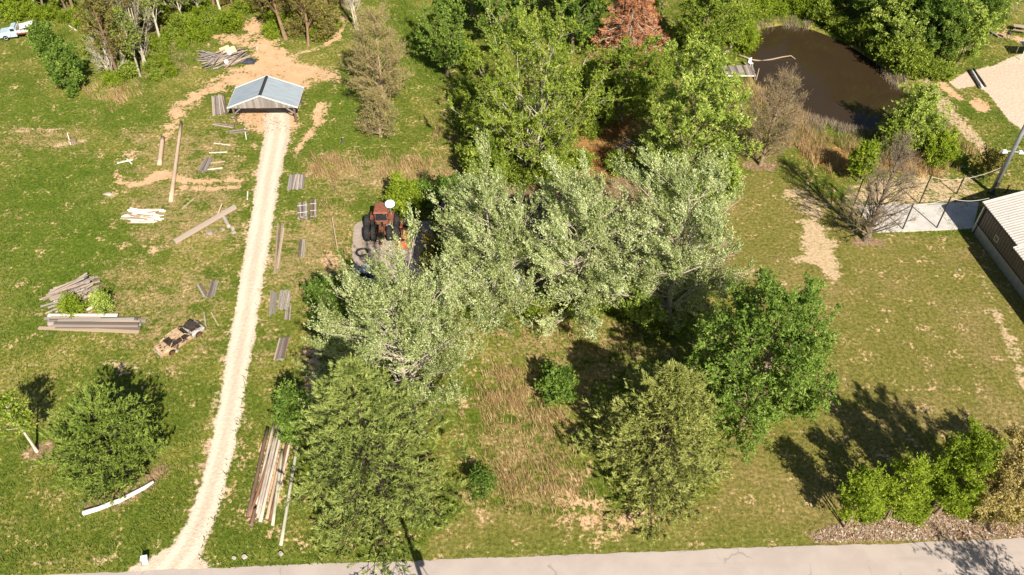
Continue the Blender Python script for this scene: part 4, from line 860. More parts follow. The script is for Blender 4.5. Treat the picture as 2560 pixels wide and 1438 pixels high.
# ------------------------------------------------------------------ grasses (nobody could count them)
def in_poly(pts, n, seed):
    rg = np.random.default_rng(seed); w_ = GA(pts); lo, hi = w_.min(0), w_.max(0); out = np.zeros((0, 2))
    while len(out) < n:
        c = rg.uniform(lo, hi, (n * 3, 2)); out = np.concatenate([out, c[sd_poly(c[:, 0], c[:, 1], w_) < 0]])
    return out[:n], rg
def tall_grass(name, label, mat, patches, lean=(-.22, .12), wd=.055):
    g = Geo()
    for k, (pts, n, h, cl) in enumerate(patches):
        c, rg = in_poly(pts, max(4, n // cl), 300 + k + len(name)); c = c + rg.normal(0, .9, c.shape); c = c[(vnoise(c[:, 0], c[:, 1], 1.6, 31) > .30) & (sd_poly(c[:, 0], c[:, 1], pond_w) > -.8)]; ci = np.repeat(np.arange(len(c)), cl); m = len(ci)
        x = c[ci, 0] + rg.normal(0, .22, m); y = c[ci, 1] + rg.normal(0, .22, m)
        hv = h * rg.uniform(.6, 1.25, len(c))[ci] * rg.uniform(.7, 1.1, m)
        v = np.clip(.5 + rg.normal(0, .16, len(c))[ci] + rg.normal(0, .15, m), 0, 1)
        blades(g, x, y, hv, np.full(m, wd), v, lean, .28, ground_z(x, y) - .02, 400 + k)
    tag(link(name, g.mesh(name, mat)), label, 'grass', kind='stuff')
tall_grass('dry_meadow_grass', 'tall tan dry grass of the meadow and beside the sheds', 'grass_tan', [
    ([(1215, 940), (1290, 925), (1370, 1000), (1400, 1090), (1330, 1060), (1260, 1060), (1190, 1020)], 2000, .85, 7), ([(1170, 1060), (1420, 1060), (1440, 1160), (1180, 1160)], 900, .55, 6),
    ([(1230, 1170), (1440, 1160), (1480, 1230), (1390, 1260), (1290, 1250), (1200, 1230)], 1400, .75, 7), ([(1240, 800), (1330, 790), (1560, 800), (1640, 860), (1560, 900), (1330, 850)], 1200, .5, 8),
    ([(775, 405), (840, 392), (860, 430), (820, 450), (790, 440)], 1200, .9, 9), ([(880, 395), (1180, 400), (1190, 435), (1100, 455), (900, 450)], 2400, .75, 7), ([(800, 490), (850, 490), (850, 640), (820, 680), (805, 600)], 800, .45, 8),
    ([(235, 228), (330, 218), (345, 250), (270, 255), (240, 240)], 650, 1.1, 10), ([(60, 320), (200, 320), (200, 360), (0, 360)], 500, .4, 6), ([(1060, 290), (1170, 300), (1180, 380), (1090, 370)], 700, .6, 8), ([(1040, 1240), (1180, 1240), (1180, 1340), (1050, 1330)], 300, .3, 6)])
tall_grass('pond_reed_grass', 'tan reed grass on the near and left banks of the pond', 'grass_tan', [
    ([(1985, 335), (2060, 350), (2180, 365), (2190, 420), (2120, 425), (2060, 410), (1990, 380), (1960, 330)], 5200, 1.05, 12), ([(2235, 400), (2300, 385), (2345, 395), (2350, 425), (2290, 430), (2230, 425)], 2400, 1.3, 12),
    ([(1858, 200), (1880, 205), (1930, 240), (1990, 290), (2000, 340), (1960, 330), (1900, 270)], 3000, 1.2, 10), ([(1990, 270), (2010, 285), (2010, 340), (1985, 330)], 700, 1.2, 10), ([(2380, 355), (2430, 370), (2440, 400), (2390, 400)], 500, .9, 8)], (-.12, .1))
tall_grass('cattails', 'grey dead cattails along the near shore of the pond', 'grass_grey', [
    ([(2000, 285), (2080, 305), (2140, 325), (2180, 328), (2185, 345), (2120, 342), (2030, 325), (2000, 310)], 4200, .85, 12), ([(2205, 160), (2240, 190), (2262, 220), (2255, 228), (2225, 200)], 900, 1.0, 10), ([(1885, 95), (1905, 70), (1990, 55), (2030, 62), (2000, 66), (1920, 72), (1895, 100)], 1300, .9, 10), ([(2320, 310), (2345, 315), (2345, 340), (2325, 340)], 300, 1.6, 14)], (-.1, .08))
tall_grass('rust_understory_grass', 'rusty orange dead grass under the trees at top centre', 'grass_rust', [
    ([(1445, 280), (1540, 250), (1590, 300), (1540, 400), (1500, 460), (1440, 460), (1450, 360)], 4200, .8, 10), ([(2050, 370), (2110, 390), (2100, 440), (2050, 420)], 500, .8, 8)])
tall_grass('lush_tall_grass', 'bright green tall grass round the pond and woods edge', 'grass_green', [
    ([(2000, 335), (2060, 345), (2180, 350), (2190, 372), (2060, 362), (2000, 350)], 2200, .8, 10), ([(1840, 110), (1870, 90), (1890, 140), (1870, 165), (1830, 160)], 900, .8, 10), ([(2270, 300), (2340, 330), (2380, 380), (2290, 390), (2240, 360)], 2400, .8, 10),
    ([(960, 0), (1040, 0), (1080, 120), (1090, 200), (1040, 160), (1000, 80)], 2600, .8, 10), ([(70, 55), (240, 50), (240, 110), (170, 130), (100, 90)], 1200, .6, 8), ([(420, 110), (490, 100), (480, 180), (420, 210), (260, 225)], 1600, .7, 9), ([(1850, 30), (2050, 25), (2040, 60), (1900, 65)], 1500, .7, 9), ([(1560, 700), (1720, 740), (1680, 840), (1560, 820)], 500, .5, 8)])
def turf():
    rg = np.random.default_rng(77); n = 260000
    u = rg.uniform(0, 1, n); y = 27 + 95 * u ** 1.25; x = rg.uniform(-1, 1, n) * (y * .60 + 22)
    wet = sd_poly(x, y, pond_w) < .6; dr = (x - ROAD_A.x) * rn.x + (y - ROAD_A.y) * rn.y
    bare = np.maximum.reduce([sample(k, x, y) for k in ('gravel', 'clay', 'pad')]) + .35 * sample('sand', x, y)
    keep = (bare < rg.uniform(.15, .75, n)) & ~wet & (dr > -.05); x, y = x[keep], y[keep]; n = len(x)
    lawn = sample('lawn', x, y) > .5; dry = sample('dry', x, y) + .8 * sample('litter', x, y) + .8 * sample('rust', x, y) + .5 * sample('sand', x, y) - .25 * sample('lush', x, y)
    cn = vnoise(x, y, 1.3, 9)
    v = np.clip(.26 + .28 * (cn - .4) + .20 * lawn + .42 * np.clip(dry, 0, 1) * (rg.uniform(0, 1, n) < .75) + rg.normal(0, .13, n), 0, 1)
    h = np.where(lawn, .07, .15) * rg.uniform(.5, 1.5, n) * (1 + .8 * (cn > .62) * ~lawn) ; wd = rg.uniform(.05, .11, n)
    g = Geo(); blades(g, x, y, h, wd, v, (-.35, .2), .6, ground_z(x, y) - .01, 5)
    tag(link('turf_grass', g.mesh('turf_grass', 'grass_mix')), 'short green and straw-coloured grass blades over the field and lawns', 'grass', kind='stuff')
turf()

# ------------------------------------------------------------------ vehicles
def wheel(parent, c, rad, wid, rim='paint_white', axis='y', tread=0, hub=.55):
    c = Vector(c); o = MB().lathe([(rad * hub, -wid / 2), (rad * .93, -wid / 2), (rad, -wid * .36), (rad, wid * .36), (rad * .93, wid / 2), (rad * hub, wid / 2)], (0, 0, 0), axis, 20).build('wheel', 'rubber', parent); o.location = c
    m = MB().lathe([(.02, -wid * .46), (rad * hub * .5, -wid * .42), (rad * hub * .98, -wid * .53), (rad * hub * .98, wid * .53), (rad * hub * .5, wid * .42), (.02, wid * .46)], (0, 0, 0), axis, 16); m.build('rim', rim, o)
    if tread:
        for s in (-1, 1):
            m = MB()
            for k in range(tread):
                a = (k + (.5 if s > 0 else 0)) * 2 * math.pi / tread; rr = rad * 1.0
                pts = [(s * wid * .02, a + .0), (s * wid * .46, a + .22)]
                v = []
                for (off, an) in pts:
                    y, z = math.cos(an) * rr, math.sin(an) * rr
                    v.append(Vector((off, y, z)) if axis == 'x' else Vector((y, off, z)))
                m.beam(v[0], v[1], .05, .05)
            m.build('tread_lugs', 'rubber', o)
    return o
def pickup():
    a, b = G(6, 96), G(96, 87); d = a - b; L = d.length
    r = thing('pickup_truck', 'old pale blue flatbed pickup with red and white bed at the woods edge', 'truck', (a + b) / 2, math.atan2(d.y, d.x))
    hl = L / 2; W = 1.86
    def ring(x, zb, zt, w, inset=.12): return [(x, -w / 2, zb), (x, w / 2, zb), (x, w / 2, zt - inset), (x, w / 2 - inset, zt), (x, -w / 2 + inset, zt), (x, -w / 2, zt - inset)]
    MB().loft([ring(hl, .5, .98, W * .92), ring(hl - .12, .45, 1.10, W), ring(hl - 1.25, .45, 1.18, W), ring(hl - 1.4, .45, 1.18, W), ring(hl - 2.35, .45, 1.15, W)]).build('body', 'paint_blue', r, bevel=.03)
    MB().loft([ring(hl - 1.38, 1.12, 1.2, W * .95, .05), ring(hl - 1.72, 1.12, 1.78, W * .84, .08), ring(hl - 2.28, 1.12, 1.80, W * .84, .08), ring(hl - 2.37, 1.12, 1.2, W * .92, .05)]).build('cab', 'paint_blue', r, bevel=.02)
    for s in (-1, 1):
        plank('side_window', 'glass_dark', (hl - 2.2, s * (W * .445), 1.45), (hl - 1.68, s * (W * .445), 1.45), .05, .34, r, roll=0)
        plank('door_seam', 'metal_dark', (hl - 1.5, s * (W * .502), .55), (hl - 1.5, s * (W * .502), 1.12), .01, .02, r)
        plank('headlight', 'plastic_white', (hl + .0, s * .62, .82), (hl + .04, s * .62, .82), .24, .16, r)
    MB().add([(hl - 1.42, -.70, 1.22), (hl - 1.42, .70, 1.22), (hl - 1.70, .62, 1.70), (hl - 1.70, -.62, 1.70)], [(0, 1, 2, 3)]).build('windscreen', 'glass_dark', r)
    plank('bumper', 'metal_grey', (hl + .08, -.9, .52), (hl + .08, .9, .52), .12, .18, r)
    plank('grille', 'metal_dark', (hl + .02, -.45, .8), (hl + .02, .45, .8), .04, .22, r)
    plank('chassis', 'metal_dark', (hl - 2.3, 0, .52), (-hl + .05, 0, .52), .9, .16, r)
    bx0, bx1 = hl - 2.50, -hl
    plank('bed_floor', 'steel_rust', (bx0, 0, .86), (bx1, 0, .86), 2.05, .10, r)
    for s in (-1, 1):
        plank('bed_side', 'paint_white', (bx0, s * 1.0, 1.17), (bx1 + .25, s * 1.0, 1.17), .06, .50, r)
        plank('bed_rail', 'paint_oxide', (bx0, s * 1.035, .98), (bx1 + .25, s * 1.035, .98), .04, .14, r)
        for k in range(5): plank('bed_stake', 'paint_oxide', (bx0 - .1 - k * .52, s * 1.05, .86), (bx0 - .1 - k * .52, s * 1.05, 1.46), .07, .06, r)
    plank('bed_front', 'paint_white', (bx0 + .02, -1.0, 1.3), (bx0 + .02, 1.0, 1.3), .06, .8, r)
    plank('bed_lid', 'plastic_white', (bx0 - .45, .1, 1.52), (bx1 + .1, .1, 1.86), 1.7, .05, r)
    for y in (-.7, .85): plank('lid_prop', 'metal_dark', (bx1 + .2, y, .9), (bx1 + .2, y, 1.83), .07, .07, r)
    for x in (hl - .78, -hl + .95):
        for s in (-1, 1): wheel(r, (x, s * .84, .39), .39, .24)
pickup()
def burnt_car():
    a, b = G(408, 884), G(497, 824); d = b - a; L = 4.5
    r = thing('burnt_car', 'burnt-out rusty tan car shell lying on the field beside the driveway', 'car', (a + b) / 2, math.atan2(d.y, d.x)); r.scale = (1.02, .96, .92)
    W = 1.72; hl = L / 2
    def ring(x, zb, zs, zt, w): return [(x, -w / 2 * .92, zb), (x, w / 2 * .92, zb), (x, w / 2, zb + .18), (x, w / 2, zs), (x, w / 2 * .82, zt), (x, -w / 2 * .82, zt), (x, -w / 2, zs), (x, -w / 2, zb + .18)]
    MB().loft([ring(-hl, .38, .62, .70, W * .86), ring(-hl + .15, .24, .72, .82, W * .96), ring(-hl + .95, .18, .76, .86, W), ring(-hl + 1.0, .18, .74, .76, W), ring(hl - 1.45, .18, .72, .74, W)]).build('body', 'burnt_steel', r, bevel=.03)
    MB().loft([ring(hl - 1.45, .18, .72, .80, W), ring(hl - .7, .2, .70, .76, W * .98), ring(hl - .12, .24, .62, .66, W * .9), ring(hl, .34, .52, .56, W * .8)]).build('front_body', 'burnt_silver', r, bevel=.03)
    plank('engine_bay', 'burnt_black', (hl - 1.25, .05, .795), (hl - .22, .05, .70), 1.05, .03, r); plank('cabin_floor', 'burnt_black', (-hl + 1.0, 0, .775), (hl - 1.5, 0, .775), 1.42, .03, r)
    plank('bonnet', 'burnt_black', (hl - 1.3, .1, .84), (hl - .45, .35, 1.02), 1.1, .03, r, roll=.25)
    for x in (-.15, .55): plank('seat_frame', 'burnt_black', (x, -.55, .95), (x, .5, .98), .12, .36, r); 
    xa, xb, xc, xd = hl - 1.40, hl - 1.95, -hl + 1.45, -hl + .72; zr = 1.30
    m = MB()
    rf = [[(xb - .03, -.55, zr - .03), (xb - .03, 0, zr + .02), (xb - .03, .55, zr - .03)], [((xb + xc) / 2, -.57, zr + .02), ((xb + xc) / 2, 0, zr + .03), ((xb + xc) / 2, .57, zr + .02)], [(xc, -.54, zr - .03), (xc, 0, zr), (xc, .54, zr - .03)]]
    vs_ = [p for row in rf for p in row]; m.add(vs_ + [(p[0], p[1], p[2] - .04) for p in vs_], [(0, 1, 4, 3), (1, 2, 5, 4), (3, 4, 7, 6), (4, 5, 8, 7), (9, 12, 13, 10), (10, 13, 14, 11), (12, 15, 16, 13), (13, 16, 17, 14), (0, 3, 12, 9), (3, 6, 15, 12), (2, 11, 14, 5), (5, 14, 17, 8), (0, 9, 10, 1), (1, 10, 11, 2), (6, 7, 16, 15), (7, 8, 17, 16)])
    m.build('roof', 'burnt_steel', r)
    for s in (-1, 1):
        for n_, p, q in (('windscreen_pillar', (xa, s * .74, .76), (xb, s * .56, zr)), ('door_pillar', (-.08, s * .82, .72), (-.12, s * .58, zr)), ('rear_pillar', (xd, s * .74, .80), (xc, s * .55, zr))): MB().tube([p, q], .055, 6).build(n_, 'burnt_steel', r)
        MB().tube([(xb, s * .58, zr - .02), ((xb + xc) / 2, s * .6, zr + .01), (xc, s * .57, zr - .02)], .045, 6).build('roof_rail', 'burnt_steel', r)
        MB().tube([(hl - 1.5, s * .87, .73), (-hl + 1.0, s * .87, .75)], .05, 6).build('door_sill', 'burnt_steel', r)
        for x in (hl - .85, -hl + .85):
            MB().lathe([(.05, -.02), (.33, -.02), (.33, .02), (.05, .02)], (x, s * (W / 2 - .01), .36), 'y', 18).build('wheel_arch', 'burnt_black', r)
            MB().lathe([(.05, -.06), (.20, -.06), (.20, .06), (.05, .06)], (x, s * (W / 2 - .02), .26), 'y', 14).build('brake_drum', 'steel_rust', r)
        plank('door_gap', 'burnt_black', (-.10, s * (W / 2 + .004), .30), (-.10, s * (W / 2 + .004), .72), .01, .03, r)
    plank('rear_bumper', 'burnt_silver', (-hl - .04, -.7, .42), (-hl - .04, .7, .42), .08, .14, r)
    for x, y in ((-hl + .25, -.4), (-hl + .5, .3), (-hl + .35, .05), (-hl + .65, -.2)): plank('burn_hole', 'burnt_black', (x - .09, y, .862), (x + .09, y, .868), .14, .012, r)
burnt_car()
for k, (px, py, lab) in enumerate(((440, 878, 'white scrap block beside the burnt car rear door'), (421, 885, 'white scrap block behind the burnt car'))):
    p = G(px, py); o = thing('scrap_block', lab, 'debris', p, k * .7); m = MB(); m.add([(-.22, -.16, 0), (.2, -.18, 0), (.24, .15, 0), (-.18, .17, 0), (-.16, -.12, .24), (.15, -.12, .3), (.17, .11, .26), (-.13, .12, .2)], [(3, 2, 1, 0), (4, 5, 6, 7), (0, 1, 5, 4), (1, 2, 6, 5), (2, 3, 7, 6), (3, 0, 4, 7)]); m.build('block', 'stone_pale', o)

def big_tractor():
    c = G(957, 592); r = thing('tractor', 'big rusty tractor with double black wheels and oxide red cab roof', 'tractor', c, .04)
    # local -y is forward (towards the road); wheels turn about x
    for (y, rad) in ((1.55, .78), (-.35, .80)):
        for x in ((-1.50, -.82, .82, 1.50) if y < 0 else (-1.62, -.95, .98, 1.50)):
            if y > 0 and x == .98: continue
            wheel(r, (x, y, rad), rad, .50, 'steel_rust', 'x', 14, .5)
        plank('axle', 'steel_rust', (-1.5, y, rad), (1.5, y, rad), .26, .26, r)
    plank('frame', 'steel_rust', (0, -1.1, .78), (0, 2.2, .78), .62, .36, r)
    MB().box((0, -.35, 1.18), (.56, 1.5, .5)).build('engine', 'steel_rust', r, bevel=.05)
    for k in range(6):
        MB().lathe([(.0, 0), (.085, 0), (.085, .14), (.0, .16)], (.12 if k % 2 else -.12, -.95 + k * .24, 1.43), 'z', 8).build('cylinder_head', 'steel_rust', r)
    MB().tube([(.2, -.2, 1.4), (.2, -.2, 2.2)], .06, 8).build('exhaust', 'burnt_black', r)
    MB().box((0, -1.12, 1.1), (.7, .12, .8)).build('radiator', 'burnt_black', r)
    plank('hitch', 'steel_rust', (0, -1.1, .5), (0, -1.75, .45), .25, .15, r)
    plank('cab_floor', 'steel_rust', (0, .65, 1.15), (0, 2.15, 1.15), 1.35, .12, r)
    for x in (-.62, .62):
        for y in (.72, 2.1): plank('cab_post', 'paint_oxide', (x, y, 1.15), (x * .97, y, 2.62), .09, .09, r)
        plank('cab_side', 'paint_oxide', (x, .72, 1.42), (x, 2.1, 1.42), .05, .45, r)
    plank('front_window', 'glass_dark', (-.55, .68, 2.02), (.55, .68, 2.02), .04, .78, r); plank('cowl', 'steel_rust', (0, .22, 1.52), (0, .72, 1.62), 1.25, .10, r); plank('rear_window', 'glass_dark', (-.55, 2.13, 2.02), (.55, 2.13, 2.02), .04, .8, r)
    MB().add([(-.78, .55, 2.6), (.78, .55, 2.6), (.74, 2.25, 2.66), (-.74, 2.25, 2.66), (-.68, .66, 2.80), (.68, .66, 2.80), (.64, 2.12, 2.84), (-.64, 2.12, 2.84)], [(3, 2, 1, 0), (4, 5, 6, 7), (0, 1, 5, 4), (1, 2, 6, 5), (2, 3, 7, 6), (3, 0, 4, 7)]).build('cab_roof', 'paint_oxide', r, bevel=.04)
    for s in (-1, 1): plank('fender', 'paint_oxide', (s * .95, .9, 1.66), (s * .95, 2.2, 1.6), .55, .05, r)
big_tractor()
def small_tractor():
    c = G(1016, 597); r = thing('small_tractor', 'small orange tractor with front bucket beside the big rusty tractor', 'tractor', c, -.05)
    for x in (-.55, .55): wheel(r, (x, .95, .48), .48, .30, 'paint_orange', 'x', 10, .5); wheel(r, (x * .85, -.45, .30), .30, .18, 'paint_orange', 'x')
    plank('frame', 'metal_dark', (0, -.8, .5), (0, 1.2, .5), .35, .25, r)
    MB().add([(-.28, -.75, .6), (.28, -.75, .6), (.33, .45, .6), (-.33, .45, .6), (-.22, -.72, .98), (.22, -.72, .98), (.28, .42, 1.12), (-.28, .42, 1.12)], [(3, 2, 1, 0), (4, 5, 6, 7), (0, 1, 5, 4), (1, 2, 6, 5), (2, 3, 7, 6), (3, 0, 4, 7)]).build('hood', 'paint_orange', r, bevel=.04)
    plank('seat', 'rubber', (-.25, .95, .95), (.25, .95, .95), .42, .10, r); plank('seat_back', 'rubber', (-.24, 1.16, 1.15), (.24, 1.16, 1.15), .08, .36, r)
    MB().tube([(0, .5, 1.05), (0, .66, 1.3)], .025, 6).build('steering_column', 'metal_dark', r); MB().lathe([(.15, -.012), (.19, 0), (.15, .012)], (0, .67, 1.31), 'z', 14).build('steering_wheel', 'metal_dark', r)
    for s in (-1, 1):
        plank('fender', 'paint_orange', (s * .55, .55, 1.0), (s * .55, 1.35, .98), .30, .04, r); plank('loader_arm', 'steel_rust', (s * .42, .4, .9), (s * .42, -1.1, .35), .08, .12, r)
        plank('roll_bar', 'metal_dark', (s * .4, 1.3, .6), (s * .4, 1.3, 1.9), .06, .06, r)
    plank('roll_bar', 'metal_dark', (-.43, 1.3, 1.9), (.43, 1.3, 1.9), .06, .06, r)
    MB().add([(-.75, -1.10, .05), (.75, -1.10, .05), (.75, -1.62, .04), (-.75, -1.62, .04), (-.75, -1.05, .50), (.75, -1.05, .50), (-.75, -1.12, .10), (.75, -1.12, .10)], [(0, 1, 2, 3), (0, 4, 5, 1), (0, 3, 4), (1, 5, 2)]).build('bucket', 'paint_orange', r)
small_tractor()
def tyre(px, py, lab, rad=.55, tilt=.0):
    r = thing('tractor_tyre_lying', lab, 'tyre', G(px, py), 0); m = MB(); n = 20; rings = []
    for k in range(n):
        a = 2 * math.pi * k / n; cx, cy = math.cos(a), math.sin(a)
        rings.append([(cx * (rad + .11 * math.cos(b)), cy * (rad + .11 * math.cos(b)), .12 + .11 * math.sin(b) + tilt * cy * rad) for b in [j * math.pi / 4 for j in range(8)]])
    m.loft(rings + [rings[0]], caps=False).build('casing', 'rubber', r, True)
tyre(905, 633, 'loose black tyre lying on the grey pad below the tractors', .55)
tyre(952, 528, 'loose black tyre half hidden behind the cab of the big tractor', .55, .5)
def dish():
    p = G(982, 566); r = thing('satellite_dish', 'white satellite dish standing in the bright shrub behind the tractors', 'satellite dish', p, .2)
    MB().tube([(0, 0, 0), (0, 0, 3.0)], .05, 8).build('mast', 'metal_grey', r)
    prof = []; R = Matrix.Rotation(.55, 3, 'X'); vs_ = []; fs = []; n = 20
    for j in range(6):
        q = j / 5
        for k in range(n):
            a = k * 2 * math.pi / n; vs_.append(R @ Vector((.52 * q * math.cos(a), .46 * q * math.sin(a), .16 * q * q)) + Vector((0, -.1, 3.05)))
    for j in range(5):
        for k in range(n): fs.append((j * n + k, j * n + (k + 1) % n, (j + 1) * n + (k + 1) % n, (j + 1) * n + k))
    o = MB().add(vs_, fs).build('reflector', 'plastic_white', r, True); sm = o.modifiers.new('thick', 'SOLIDIFY'); sm.thickness = .03
    MB().tube([R @ Vector((0, -.5, .12)) + Vector((0, -.1, 3.05)), R @ Vector((0, -.1, .62)) + Vector((0, -.1, 3.05))], .02, 6).build('feed_arm', 'metal_grey', r)
dish()
def parked_car():
    r = thing('car_hulk', 'grey car hulk in the shade beside the loose tyre', 'car', G(925, 700), -.25); W = 1.6
    def ring(x, zb, zt, w): return [(x, -w / 2, zb), (x, w / 2, zb), (x, w / 2, zt - .1), (x, w / 2 * .86, zt), (x, -w / 2 * .86, zt), (x, -w / 2, zt - .1)]
    MB().loft([ring(-1.9, .3, .7, W * .9), ring(-1.7, .2, .85, W), ring(.8, .2, .9, W), ring(1.8, .25, .75, W * .94), ring(1.95, .35, .6, W * .85)]).build('body', 'metal_grey', r, bevel=.04)
    MB().loft([ring(-1.3, .84, .9, W * .92), ring(-.9, .84, 1.35, W * .78), ring(.2, .84, 1.38, W * .78), ring(.75, .84, .92, W * .9)]).build('cabin', 'glass_dark', r, bevel=.03)
    plank('roof', 'metal_grey', (-.85, 0, 1.39), (.15, 0, 1.41), W * .66, .04, r)
    for x in (-1.15, 1.15):
        for s in (-1, 1): wheel(r, (x, s * .72, .3), .3, .2, 'metal_grey')
parked_car()

# ------------------------------------------------------------------ lumber, poles, debris
def bundle(label, p1, p2, wpx, n, layers=1, mat='wood_grey', th=.05, name='board_stack', strap=False, fan=0.0, z0=.03, gap=.9, jit=.12):
    a, b = G(*p1), G(*p2); c = (a + b) / 2; d = b - a; L = d.length; W = wpx / ppm((p1[1] + p2[1]) / 2); bw = W / n
    gz = float(ground_z(c.x, c.y)); r = thing(name, label, 'lumber', (c.x, c.y, gz), math.atan2(d.y, d.x))
    for l in range(layers):
        for k in range(n):
            if l and random.random() < .12: continue
            y = -W / 2 + bw * (k + .5) + random.uniform(-.1, .1) * bw; l0 = L * random.uniform(.82, 1.04); o = random.uniform(-jit, jit); f = fan * (k / max(n - 1, 1) - .5) + random.uniform(-.035, .035)
            z = z0 + .03 + l * (th + .004) + random.uniform(0, .012)
            plank('board', random.choice((mat, mat, mat, 'wood_dark', 'wood_pink')), (-l0 / 2 + o, y - f * l0 / 2, z), (l0 / 2 + o, y + f * l0 / 2, z + random.uniform(-.01, .01)), bw * gap * random.uniform(.8, 1.0), th, r, random.uniform(-.05, .05))
    for x in (-L * .3, L * .3): plank('bearer', 'wood_dark', (x, -W / 2, z0 - .005), (x, W / 2, z0 - .005), .08, .06, r)
    if strap:
        for x in (-L * .22, L * .22): plank('strap', 'wood_white', (x, -W / 2 - .02, z0 + .05 + layers * th), (x, W / 2 + .02, z0 + .05 + layers * th), .05, .02, r)
    return r
bundle('upright fan of grey-brown boards against the left of the barn', (545, 240), (552, 290), 34, 10, 3, 'wood_grey', .06, fan=.10)
bundle('low stack of faded grey boards on the grass below the barn', (534, 311), (586, 318), 13, 5, 1, 'wood_grey')
bundle('low stack of blue-grey boards nearest the driveway below the barn', (572, 332), (621, 327), 13, 5, 2, 'wood_grey')
bundle('narrow stack of blue-grey boards beside the thin sticks left of the driveway', (523, 397), (506, 431), 19, 5, 3, 'wood_grey', .07)
bundle('wide flat stack of grey boards right of the driveway', (745, 438), (739, 478), 40, 9, 2, 'wood_grey')
bundle('strapped double stack of grey planks right of the driveway, left of its pair', (757, 512), (758, 552), 24, 5, 5, 'wood_grey', .08, strap=True, jit=.06)
bundle('strapped narrow stack of grey planks right of the driveway, right of its pair', (784, 508), (785, 547), 15, 3, 5, 'wood_grey', .08, strap=True, jit=.06)
bundle('faded grey boards sunk in the grass left of the tractors', (756, 598), (752, 645), 17, 4, 1, 'wood_grey')
bundle('stack of grey boards lying in a V left of the driveway, right leg', (538, 703), (526, 747), 20, 5, 2, 'wood_grey')
bundle('two narrow grey boards lying in a V left of the driveway, left leg', (497, 711), (516, 745), 12, 2, 1, 'wood_grey')
bundle('narrow row of old grey boards right of the driveway, left of the wide row', (685, 727), (680, 790), 18, 4, 1, 'wood_grey')
bundle('wide row of old grey boards right of the driveway beside the silvery maple shade', (714, 727), (708, 775), 28, 7, 2, 'wood_grey')
bundle('short row of grey boards below the wide row', (722, 765), (718, 802), 14, 4, 1, 'wood_grey')
bundle('stack of dark-ended grey boards right of the driveway in front of the maple', (712, 846), (698, 902), 26, 5, 3, 'wood_grey', .06)
bundle('long thin mossy boards lying along the driveway edge', (704, 560), (690, 682), 16, 4, 2, 'wood_tan', .06, fan=-.03)
def stick(label, p1, p2, wd=.12, th=.06, mat='wood_white', z1=.06, z2=.06, name='loose_board'):
    a, b = G(*p1), G(*p2); a.z = z1 + float(ground_z(a.x, a.y)); b.z = z2 + float(ground_z(b.x, b.y)); o = plank(name, mat, a, b, wd, th); tag(o, label, 'board'); return o
stick('pale stick lying right of the narrow board stack, upper one', (526, 408), (563, 404), .16, .08, 'wood_tan')
stick('pale stick lying right of the narrow board stack, lower one', (519, 424), (556, 420), .12)
stick('thin pale stick on the grass below the barn, upper one', (535, 359), (576, 364), .10)
stick('thin pale stick on the grass below the barn, lower one', (523, 383), (568, 381), .13)
stick('short white stake at the left edge of the driveway', (620, 481), (619, 502), .12)
stick('pale stick lying diagonally above the big fallen beam', (486, 497), (455, 524), .13, .06, 'wood_tan')
stick('thin grey stake on the grass above the burnt car, left one', (510, 782), (515, 816), .12, .06, 'wood_grey')
stick('thin tan stake on the grass above the burnt car, right one', (528, 782), (546, 814), .10, .06, 'wood_tan')
stick('white plank lying right of the weathered lumber heap', (240, 763), (219, 778), .26, .08, 'wood_white', .12, .12)
stick('thin board lying across the blue-grey stack below the barn', (612, 322), (616, 349), .10)
stick('long pale board leaning on edge beside the tractors', (832, 553), (844, 623), .10, .42, 'wood_tan', .35, .22)
stick('white stick crossing another in the field, longer one', (293, 409), (333, 401), .18, .08, 'wood_white', .1, .14)
stick('white stick crossing another in the field, shorter one', (318, 400), (330, 411), .12, .06, 'wood_white', .2, .08)
stick('thin pale stick on the grass beside the white scrap in the left woods', (172, 65), (192, 78), .14)
stick('white board standing in the stump in the field', (172, 342), (179, 366), .10, .05, 'wood_white', .5, .2)
def timber_pile():
    c = G(235, 812); gz = float(ground_z(c.x, c.y)); r = thing('timber_pile', 'long pile of weathered timbers with one white plank on top in the left field', 'lumber', (c.x, c.y, gz))
    rows = [((112, 799), (349, 800), .28, .16, 'wood_grey', .10), ((120, 806), (366, 804), .26, .16, 'wood_grey', .12), ((125, 812), (352, 808), .26, .16, 'wood_dark', .12), ((122, 817), (354, 814), .26, .16, 'wood_grey', .12), ((140, 822), (352, 823), .26, .14, 'wood_dark', .12), ((98, 822), (349, 832), .30, .16, 'wood_tan', .10),
            ((128, 803), (347, 802), .26, .15, 'wood_dark', .29), ((130, 809), (344, 808), .28, .15, 'wood_grey', .30), ((123, 815), (352, 811), .25, .15, 'wood_pink', .31), ((134, 819), (348, 819), .26, .15, 'wood_grey', .29), ((150, 811), (340, 806), .26, .15, 'wood_grey', .47), ((140, 816), (350, 818), .24, .15, 'wood_dark', .47), ((125, 797), (298, 797), .34, .10, 'wood_white', .46), ((131, 802), (256, 803), .22, .12, 'wood_pink', .47)]
    for p, q, wd, th, mt, z in rows:
        a = G(*p) - c; b = G(*q) - c; a.z = z; b.z = z + random.uniform(-.02, .02); plank('timber', mt, a, b, wd, th, r)
    for x in (-4, 0, 4): plank('bearer', 'wood_dark', (x, -1.1, .02), (x, 1.1, .02), .15, .10, r)
timber_pile()
